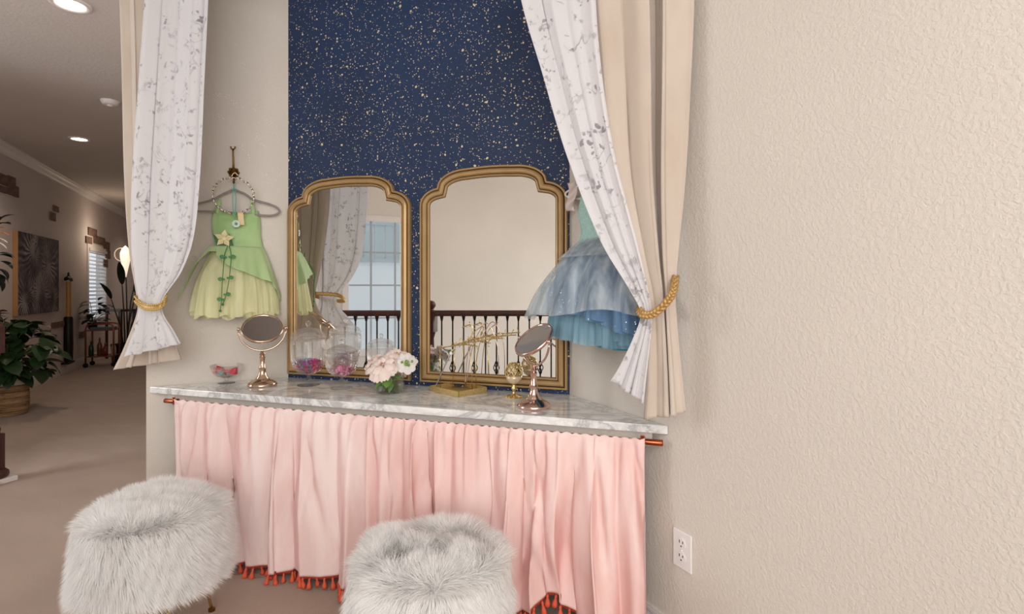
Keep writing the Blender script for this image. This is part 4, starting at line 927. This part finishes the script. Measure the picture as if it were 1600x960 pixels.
MB().tube(smoothpath([h2(u, v) for u, v in ((917, 287), (917, 274), (914, 266), (919, 260), (923, 265))], 24), .002, 7).build('hanger_hook', M['champ'], hg2, smooth=True)
hk2 = copy_tree(hk); q_ = FR.w(b+g(918, 258, 0)); hk2.location = q_; hk2.rotation_euler = (0, 0, FR.rz); hk2['label'] = 'old brass wall hook above the blue dress, behind the right curtain'
sl = T('blush_ribbon', 'pale blush ribbon hanging beside the blue dress bodice at the mirror edge', 'ribbon', FR.w(b+g(893, 290, .04)), FR.rz); o6 = g(893, 290, .04)
MB().grid(lambda s, t: g(lerp(886, 899, s)+3*math.sin(6*t), lerp(286, 330, t), .04+.01*math.sin(9*t+3*s))-o6, 5, 20).build('ribbon', plain('blush_satin', sc(232, 214, 208), .4), sl, smooth=True, solid=.001)
# ------------------------------------------------------------------ hall furnishings
# loose brick accents in the plaster of the hall wall
M['brick'] = var('brown_brick', sc(96, 74, 64), sc(130, 104, 92), 20, .85, 0, (1, 1, 1), .3)
bricks = [(-6, 10, 272, 288), (11, 22, 276, 290), (-8, 8, 290, 300), (10, 27, 289, 306), (82, 90, 322, 331), (77, 85, 332, 345), (137, 150, 357, 369), (133, 142, 370, 381), (146, 163, 370, 382), (160, 170, 378, 390), (164, 171, 391, 404), (161, 167, 406, 418),
          (80, 101, 503, 512), (72, 86, 539, 553), (123, 132, 518, 528)]
for ua, ub, va, vb in bricks:
    um, vm = (ua+ub)/2, (va+vb)/2; c = FH.px(um, vm, 0); a = FH.px(ua, vm, 0); d = FH.px(ub, vm, 0); hh = abs(FH.px(um, va, 0).z-FH.px(um, vb, 0).z)
    w_ = (d.x-a.x)/2
    o = MB().box((-w_, -.018, -hh/2), (w_, .0, hh/2)).build('brick', M['brick'], wall_hall, bevel=.003); o.location = FH.w(c); o.rotation_euler = (0, 0, FH.rz)
# canvas
a, d = FH.px(29, 361, .055), FH.px(92, 377, .055); zt2, zb2 = FH.px(29, 361, .055).z, FH.px(29, 494, .055).z
def canvas_mat():
    m = N('canvas_print'); co0 = m.obj(); tot = None; wb = m.n('ShaderNodeTexNoise', i_Vector=co0, i_Scale=4.0, i_Detail=3.0); co = m.n('ShaderNodeMixRGB', blend_type='ADD', i_0=.16, i_1=co0, i_2=wb.outputs['Color']).outputs[0]
    # fans of dried fronds: bright streaks radiating from a few hearts
    for (x, z, R_, k) in ((-.12, .30, .62, 26), (.36, .22, .5, 22), (.10, -.12, .5, 30), (-.38, -.20, .45, 22), (.55, -.22, .42, 20), (.0, .52, .35, 18)):
        p = m.n('ShaderNodeVectorMath', operation='SUBTRACT', i_0=co); p.inputs[1].default_value = (x, 0, z)
        s = m.n('ShaderNodeSeparateXYZ', i_0=p.outputs[0]); ang = m.math('ARCTAN2', s.outputs[2], s.outputs[0])
        ln = m.n('ShaderNodeVectorMath', operation='LENGTH', i_0=p.outputs[0]).outputs['Value']
        w_ = m.math('ADD', m.math('MULTIPLY', m.math('SINE', m.math('ADD', m.math('MULTIPLY', ang, float(k)), m.math('MULTIPLY', m.noise(4, co), 9.0))), .5), .5)
        fall = m.math('POWER', m.math('MAXIMUM', m.math('SUBTRACT', 1.0, m.math('DIVIDE', ln, R_)), 0.0), 1.3); v = m.math('MULTIPLY', m.math('MULTIPLY', m.math('MULTIPLY', w_, fall), m.ramp(m.noise(3.5, co0, 2), (.35, .15), (.62, 1.))), 1.5)
        tot = v if tot is None else m.math('MAXIMUM', tot, v)
    tot = m.math('ADD', tot, m.math('MULTIPLY', m.math('SUBTRACT', m.noise(5, co, 5), .45), .5))
    m.set(Base_Color=m.ramp(tot, (0., sc(38, 32, 38)), (.35, sc(112, 102, 108)), (1., sc(190, 182, 178))), Roughness=.8); return m.m
w_ = (d.x-a.x)/2; cn = Vector(((a.x+d.x)/2, 0, (zt2+zb2)/2)); hh = (zt2-zb2)/2
cv = T('canvas_picture', 'large dark canvas of grey palm fronds on the hall wall', 'picture', FH.w(cn), FH.rz)
MB().box((-w_, -.05, -hh), (w_, -.001, hh)).build('stretcher_frame', plain('raw_pine', sc(172, 126, 78), .6), cv)
MB().box((-w_+.001, -.055, -hh+.001), (w_, -.050, hh)).build('canvas_print', canvas_mat(), cv)
# decorative pole
c = FH.px(107, 500, .05); c0 = FH.px(107, 569, .05)
dp_ = T('decorative_pole', 'tall gold and black wall pole with a crossguard, right of the canvas', 'pole', FH.w(Vector((c0.x, c0.y, 0))), FH.rz); zz = lambda v: FH.px(107, v, .05).z
M['goldp'] = plain('ochre_handle', sc(176, 130, 66), .5)
MB().lathe([(.030, zz(496)), (.028, zz(470)), (.030, zz(440))], 14).build('handle', M['goldp'], dp_, smooth=True, ang=40)
MB().lathe([(.05, zz(564)), (.056, zz(540)), (.052, zz(497)), (.040, zz(495))], 16).build('lower_shaft', M['iron'], dp_, smooth=True, ang=40)
MB().tube([(-.13, 0, zz(437)), (-.06, 0, zz(435)), (.06, 0, zz(435)), (.13, 0, zz(438))], [.02, .028, .028, .02], 10).build('crossguard', M['iron'], dp_, smooth=True)
MB().lathe([(.028, zz(436)), (.022, zz(432)), (.010, zz(430)), (.016, zz(428)), (.002, zz(425))], 12).build('finial', M['iron'], dp_, smooth=True)
MB().box((-.15, -.04, zz(568)), (.13, .045, zz(565))).build('foot_bracket', M['iron'], dp_, bevel=.004)
MB().box((-.02, 0, zz(520)), (.02, .05, zz(515))).build('wall_bracket', M['iron'], dp_)
# bar cart
def hp(u, v): return on_z(u, v, 0)
L0, R0_ = hp(134, 575), hp(178, 573); ca = math.atan2((R0_-L0).y, (R0_-L0).x); cw = (R0_-L0).length/2; cc = (L0+R0_)/2; ch = .66
cc = cc+Vector((-math.sin(ca), math.cos(ca), 0))*.14
ct = T('bar_cart', 'small copper bar cart on wheels below the hall window', 'cart', cc, ca); cd = .15
M['cartc'] = plain('copper_tube', sc(160, 98, 76), .35, .7)
for y in (-cd, cd):
    K_ = [(-cw, y, .07), (-cw, y, ch-.08), (-cw+.02, y, ch-.02), (-cw+.08, y, ch), (cw-.08, y, ch), (cw-.02, y, ch-.02), (cw, y, ch-.08), (cw, y, .07)]
    MB().tube(K_, .013, 8).build('side_frame', M['cartc'], ct, smooth=True)
for z in (ch-.10, .16):
    MB().tube([(-cw, -cd, z), (cw, -cd, z), (cw, cd, z), (-cw, cd, z)], .009, 6, closed=True).build('shelf_rail', M['cartc'], ct)
    MB().box((-cw+.01, -cd+.01, z-.008), (cw-.01, cd-.01, z)).build('shelf', plain('smoked_shelf', sc(120, 92, 82), .3), ct)
for x in (-cw, cw):
    for y in (-cd, cd):
        wh = MB().lathe([(.0, -.012), (.034, -.012), (.036, 0), (.034, .012), (0, .012)], 14, (x, y, .036), Matrix.Rotation(PI/2, 3, 'X'), cap=False).build('wheel', M['iron'], ct, smooth=True, ang=40)
        MB().tube([(x, y, .036), (x, y, .08)], .008, 6).build('caster_stem', M['iron'], wh)
def cw_(x, y, z): return cc+Matrix.Rotation(ca, 3, 'Z') @ Vector((x, y, z))
bm_ = {k: plain('bottle_'+k, c_, .15) for k, c_ in (('amber', sc(120, 60, 24)), ('green', sc(40, 66, 44)), ('cream', sc(200, 180, 160)), ('red', sc(120, 34, 34)))}
for i, (x, y, k, h_, lab) in enumerate(((-.15, 0, 'green', .24, 'dark green bottle at the left of the lower cart shelf'), (-.05, .03, 'amber', .28, 'tall amber bottle in the middle of the lower cart shelf'), (.04, -.04, 'red', .20, 'short dark red bottle in front on the lower cart shelf'), (.13, .03, 'cream', .22, 'cream bottle at the right of the lower cart shelf'))):
    e = T('bottle', lab, 'bottle', cw_(x, y, .16), 0, 'bottles on the lower cart shelf'); r = .034
    MB().lathe([(r*.9, 0), (r, .01), (r, h_*.55), (r*.8, h_*.64), (.012, h_*.76), (.012, h_*.95)], 14).build('bottle_body', bm_[k], e, smooth=True)
    MB().lathe([(.014, h_*.94), (.014, h_), (.010, h_+.003)], 10).build('cap', M['goldp'], e, smooth=True)
bx_ = T('serving_box', 'flat slate-grey box on the top tray of the cart', 'box', cw_(.02, 0, ch-.10), ca)
MB().box((-.16, -.09, 0), (.14, .09, .035)).build('box_body', plain('slate_box', sc(96, 98, 110), .5), bx_, bevel=.004); MB().box((-.165, -.095, .035), (.145, .095, .045)).build('lid', plain('slate_lid', sc(120, 120, 130), .5), bx_, bevel=.003)
# plants
M['dleaf'] = var('dark_leaf', sc(24, 46, 28), sc(58, 90, 44), 9, .4); M['vdleaf'] = var('very_dark_leaf', sc(22, 30, 26), sc(46, 58, 44), 9, .45); M['purple'] = var('purple_leaf', sc(46, 26, 34), sc(82, 48, 56), 9, .45)
big = leaf_mesh('leaf', .20, .075, M['dleaf'], .45, .2, 7); bigd = leaf_mesh('leaf', .18, .062, M['vdleaf'], .6, .2, 7); pur = leaf_mesh('leaf', .15, .05, M['purple'], .4, .2, 6); sm = leaf_mesh('leaf', .16, .05, M['dleaf'], .5, .2, 6); paddle = leaf_mesh('leaf', .62, .075, M['vdleaf'], .4, .25, 12)
bk = hp(15, 648); bk = bk
ba = T('woven_basket', 'woven straw basket with a pale rim holding the leafy plant, by the hall wall', 'basket', bk)
def baskm():
    m = N('woven_straw'); wv = m.n('ShaderNodeTexWave', i_Vector=m.obj((1, 1, 1)), i_Scale=22.0, i_Distortion=3.0, bands_direction='Z').outputs['Fac']; m.set(Base_Color=m.ramp(m.noise(6, m.obj((.5, .5, 3)), 3), (.35, sc(150, 110, 78)), (.65, sc(205, 168, 124))), Roughness=.85); return m.bump(wv, .8, .01).m
mstraw = baskm(); mb = MB(); rad_, nb_ = .125, 15
for i in range(nb_): MB().tube([((rad_+.012*math.sin(PI*i/nb_))*math.cos(q), (rad_+.012*math.sin(PI*i/nb_))*math.sin(q), .014+i*.0185) for q in [2*PI*k/28 for k in range(28)]], .0115, 6, closed=True).build('coil', mstraw, ba, smooth=True)
MB().lathe([(0, .004), (rad_, .004), (rad_, .30), (rad_-.008, .30), (rad_-.008, .02), (0, .02)], 24, cap=False).build('lining', mstraw, ba)
MB().lathe([(rad_+.002, .285), (rad_+.012, .30), (rad_+.016, .37), (rad_+.006, .385), (rad_-.008, .37), (rad_-.006, .29)], 28, cap=False).build('folded_rim', var('cream_weave', sc(206, 190, 172), sc(232, 220, 206), 60, .9, 0, (1, 1, 3), .6), ba, smooth=True)
MB().lathe([(0, .30), (rad_-.01, .31)], 20, cap=False).build('soil', plain('soil', sc(50, 38, 30), .95, 0, .5, 90), ba)
def bush(name, label, cat, loc, n, R_, z0, z1, meshes, seed, stemm, bias=(0, 0)):
    rn = random.Random(seed); e = T(name, label, cat, loc)
    for i in range(n):
        a = rn.random()*2*PI; t = rn.random(); el = rn.uniform(-.1, 1.1); rr = R_*(.25+.75*rn.random()**.6); z = lerp(z0, z1, t)*1.0
        rr *= math.sin(PI*min(1, .15+t*.8))*.9+.15
        p = Vector((rr*math.cos(a)+bias[0], rr*math.sin(a)+bias[1], z))
        dw = (Vector(loc)+p).dot(HN)-PH.dot(HN)
        if dw < .14: p = p+HN*(.14-dw)
        inst(meshes[i % len(meshes)], 'leaf', e, p, (rn.uniform(-.6, .5), rn.uniform(-.4, .4), a-PI/2+rn.gauss(0, .5)), rn.uniform(.65, 1.15))
        if i % 4 == 0: MB().tube([(0, 0, z0-.1), Vector((p.x*.35, p.y*.35, lerp(z0, z, .6))), p], [.006, .005, .003], 5).build('stem', stemm, e, smooth=True)
    return e
bush('leafy_plant', 'dense dark green leafy plant in the straw basket', 'plant', bk+Vector((-.05, -.02, .34)), 210, .36, .02, .56, [big, sm, big], 3, M['stemg'], (.03, .0))
pp = hp(-2, 640); 
bush('purple_plant', 'dark purple leaves at the left edge of the photo beside the leafy plant', 'plant', Vector((pp.x+.02, pp.y-.15, .55)), 34, .17, .05, .50, [pur], 9, M['stemg'])
# tall plant with an orange striped flower, its pot out of frame
tp = on_z(-34, 655, 0); 
tl = T('tall_plant', 'tall plant with dark leaves and an orange flower at the left edge', 'plant', tp); rn = random.Random(1)
MB().lathe([(.10, 0), (.13, .02), (.15, .26), (.14, .26), (.12, .22), (0, .22)], 24, cap=False).build('pot', plain('clay_pot', sc(150, 110, 90), .7), tl, smooth=True, ang=40)
Rc = lambda u, v: hit(u, v, tp, FW)-tp
for i in range(3): MB().tube([(0, 0, .2), (.02*i, .01, .8), Rc(-22+6*i, 440), Rc(-12+5*i, 380)], [.014, .012, .009, .006], 7).build('stem', M['stemg'], tl, smooth=True)
for (u, v, rx, rz_) in ((0, 344, .9, -1.0), (-3, 352, .5, -1.6), (-6, 400, .3, -1.2), (0, 408, -.2, -1.4), (-2, 420, -.6, -1.2), (-4, 436, -.9, -1.3), (-8, 430, -.3, -1.9), (-2, 396, .1, -.8), (-10, 350, 1.0, -1.8), (-3, 428, -.5, -.8)): inst(bigd, 'leaf', tl, Rc(u, v), (rx, .3*rn.random(), rz_+YAW), .75)
op = leaf_mesh('petal', .16, .035, var('orange_petal', sc(244, 160, 30), sc(214, 120, 26), 45, .5, 0, (1, 4, 1)), .3, .3, 6); wp = leaf_mesh('petal', .14, .040, plain('white_petal_flower', sc(232, 226, 214), .6), .4, .3, 6)
for k, (me, dv, rx) in enumerate(((op, 0, .25), (op, 5, .05), (op, -4, .45), (wp, 14, -.05), (wp, 19, -.25))): inst(me, 'petal', tl, Rc(-14, 358+dv), (rx, 0, -PI/2+YAW+.1*k), 1)
# plant on the cart: black pot
kp = cw_(-.13, 0, ch-.085+.0)
b3 = T('potted_plant', 'dark broad-leaved plant in a black pot on the copper cart', 'plant', kp)
MB().lathe([(.05, 0), (.055, .01), (.065, .10), (.058, .10), (.05, .08), (0, .08)], 18, cap=False).build('pot', M['iron'], b3, smooth=True, ang=40)
rn = random.Random(9)
for i in range(26):
    a = rn.random()*6.28; p = Vector((.07*math.cos(a)+.05, .06*math.sin(a), .10+.34*rn.random())); inst(bigd, 'leaf', b3, p, (rn.uniform(-.3, 1.0), 0, a-PI/2), rn.uniform(.6, 1.05))
    if i % 3 == 0: MB().tube([(0, 0, .08), (p.x*.5, p.y*.5, p.z*.7), p], .004, 5).build('stem', M['vdleaf'], b3)
for k in range(3): inst(bigd, 'leaf', b3, (.10+.07*k, -.02, .28+.04*k), (.3, 0, -PI/2+.2), 1.05)
# bird of paradise plant and lamp at the hall's end
bp = hp(196, 566); pb = T('bird_of_paradise_plant', 'tall dark paddle-leaved plant beside the cart, partly behind the left curtain', 'plant', bp); rn = random.Random(4)
MB().lathe([(.15, 0), (.18, .02), (.20, .30), (.18, .30), (.16, .26), (0, .26)], 24, cap=False).build('pot', M['iron'], pb, smooth=True, ang=40)
for i in range(9):
    a = -1.2+i*.42; lean_ = .28+.25*rn.random(); hh = .95+.75*rn.random(); tip_ = Vector((lean_*math.cos(a), lean_*math.sin(a), hh))
    MB().tube([(.04*math.cos(a), .04*math.sin(a), .25), (tip_.x*.4, tip_.y*.4, hh*.6), tip_], [.012, .011, .008], 6).build('stem', M['vdleaf'], pb, smooth=True); inst(paddle, 'leaf', pb, tip_, (.95+.3*rn.random(), 0, a-PI/2), rn.uniform(.6, .8))
lp_ = hp(200, 562); lc_ = lambda u, v: hit(u, v, lp_, FW)-lp_
la = T('floor_lamp', 'floor lamp with a ring and a glowing pointed shade, at the left curtain edge', 'lamp', lp_)
MB().lathe([(.14, 0), (.14, .02), (.02, .03)], 24).build('base', M['iron'], la, smooth=True, ang=40); top_ = lc_(197, 434)
MB().tube([(0, 0, .02), (top_.x, top_.y, top_.z)], .010, 8).build('pole', M['iron'], la, smooth=True)
cr = lc_(189, 398); rr = abs(lc_(199, 398).x-lc_(179, 398).x)/2*1.05
MB().tube([cr+RT*(rr*math.cos(q))+UP*(rr*math.sin(q)) for q in [2*PI*k/36 for k in range(36)]], .010, 7, closed=True).build('ring', plain('pale_ring', sc(216, 200, 182), .4), la, smooth=True)
c_ = lc_(196, 410); s_ = .0
zt3, zm, zb3 = lc_(196, 384).z, lc_(196, 396).z, lc_(196, 433).z
MB().lathe([(.012, zb3), (.040, lerp(zb3, zm, .35)), (.075, lerp(zb3, zm, .8)), (.078, zm), (.05, lerp(zm, zt3, .6)), (.004, zt3)], 18, (c_.x, c_.y, 0)).build('lamp_shade', N('glowing_shade').set(Base_Color=sc(240, 220, 196), Emission_Color=(1, .82, .62, 1), Emission_Strength=.9).m, la, smooth=True)
for sg in (0,): l = bpy.data.lights.new('lamp_light', 'POINT'); l.energy = 6; l.color = (1, .8, .6); l.shadow_soft_size = .1; lo = bpy.data.objects.new('lamp_light', l); C.objects.link(lo); lo.parent = la; lo.location = (c_.x+.15, c_.y-.25, zt3+.1)
sh = T('side_shelf', 'dark narrow side table behind the cart by the hall lamp', 'table', hp(188, 560)); q0_ = hit(188, 485, sh.location, FW)-Vector(sh.location)
MB().box((-.20, -.14, q0_.z-.02), (.20, .14, q0_.z+.02)).build('tabletop', M['wood'], sh, bevel=.005)
for x in (-.17, .17):
    for y in (-.11, .11): MB().box((x-.015, y-.015, 0), (x+.015, y+.015, q0_.z-.021)).build('leg', M['wood'], sh)
# ------------------------------------------------------------------ newel posts and stair railing
def newel(mb_name, label, loc, parent=None, top=1.06):
    prof = [(.040, .30), (.046, .33), (.030, .36), (.026, .42), (.034, .60), (.028, .74), (.040, .78), (.046, .80)]
    f = MB(); s_ = .046; f.box((-s_, -s_, 0), (s_, s_, .30)); f.lathe(prof, 20); f.box((-s_, -s_, .80), (s_, s_, .97))
    f.lathe([(.052, .97), (.056, .985), (.030, 1.0), (.026, 1.01), (.044, 1.035), (.046, 1.055), (.030, 1.08), (.004, 1.09)], 20)
    return f
rl = T('stair_railing', 'dark red wooden stair railing with black iron balusters, seen in the mirrors', 'railing', B)
def nadd(p, ring=False):
    o = newel('', '', p).build('newel_post', M['wood'], rl, smooth=True, ang=30); o.location = p-B
    if ring: o.scale = (1, 1, 1)
    MB().lathe([(.075, 0), (.082, .012), (.080, .028), (.066, .045), (.052, .055)], 24).build('post_base', M['wood'], o, smooth=True)
    return o
for p in (Cc, B, D2+(D-D2)*.02, D): nadd(p)
balm = MB().tube([(0, 0, .03), (0, 0, .94)], .0075, 6).box((-.014, -.014, .02), (.014, .014, .055)).add([(-.016, -.016, .945), (.016, -.016, .945), (.016, .016, .945), (-.016, .016, .945), (-.008, -.008, .90), (.008, -.008, .90), (.008, .008, .90), (-.008, .008, .90)], [(4, 5, 1, 0), (5, 6, 2, 1), (6, 7, 3, 2), (7, 4, 0, 3), (4, 7, 6, 5)]).mesh('baluster'); balm.materials.append(M['iron'])
bsk = MB()
for k in range(4): bsk.tube([(.026*math.sin(PI*i/10)*math.cos(PI/2*k+i*.32), .026*math.sin(PI*i/10)*math.sin(PI/2*k+i*.32), -.065+.13*i/10) for i in range(11)], .0045, 5)
bsk = smoothmesh(bsk, 'basket', M['iron'])
tw_ = MB()
for k in range(4): tw_.tube([(.006*math.cos(PI/2*k+i*.9), .006*math.sin(PI/2*k+i*.9), .30+.5*i/24) for i in range(25)], .004, 4)
tw_ = smoothmesh(tw_, 'twist', M['iron'])
cnt = 0
for p, q in ((A, Cc), (Cc, B), (B, D), (D, D2)):
    d = (q-p).normalized(); L_ = (q-p).length; rz_ = math.atan2(d.y, d.x)
    hr = MB().add([(x, y, z) for x in (0.03, L_-.03) for y, z in ((-.03, .945), (-.034, .965), (-.03, .985), (-.018, .998), (.018, .998), (.03, .985), (.034, .965), (.03, .945))], [tuple(range(7, -1, -1)), tuple(range(8, 16))]+[(i, (i+1) % 8, 8+(i+1) % 8, 8+i) for i in range(8)]).build('handrail', M['wood'], rl)
    hr.location = p-B; hr.rotation_euler = (0, 0, rz_)
    sh_ = MB().box((.05, -.04, 0), (L_-.05, .04, .022)).build('shoe_rail', M['trim'], rl); sh_.location = p-B; sh_.rotation_euler = (0, 0, rz_)
    nb2 = max(2, int((L_-.1)/.098))
    for i in range(nb2):
        c = p+d*(.10+(L_-.2)*i/(nb2-1)); o = inst(balm, 'baluster', rl, c-B, (0, 0, rz_))
        if i % 2: inst(bsk, 'basket', o, (0, 0, .47))
        else: pass
A_n = A-RT*.085
nw = T('newel_post', 'dark red newel post on a white plinth at the left edge of the photo', 'newel post', A_n)
newel('', '', A).build('post', M['wood'], nw, smooth=True, ang=30)
MB().lathe([(.075, .03), (.085, .045), (.083, .062), (.066, .080), (.050, .09)], 24).build('post_base', M['wood'], nw, smooth=True)
MB().box((-.13, -.13, 0), (.09, .09, .03)).build('plinth', M['trim'], nw, bevel=.003)
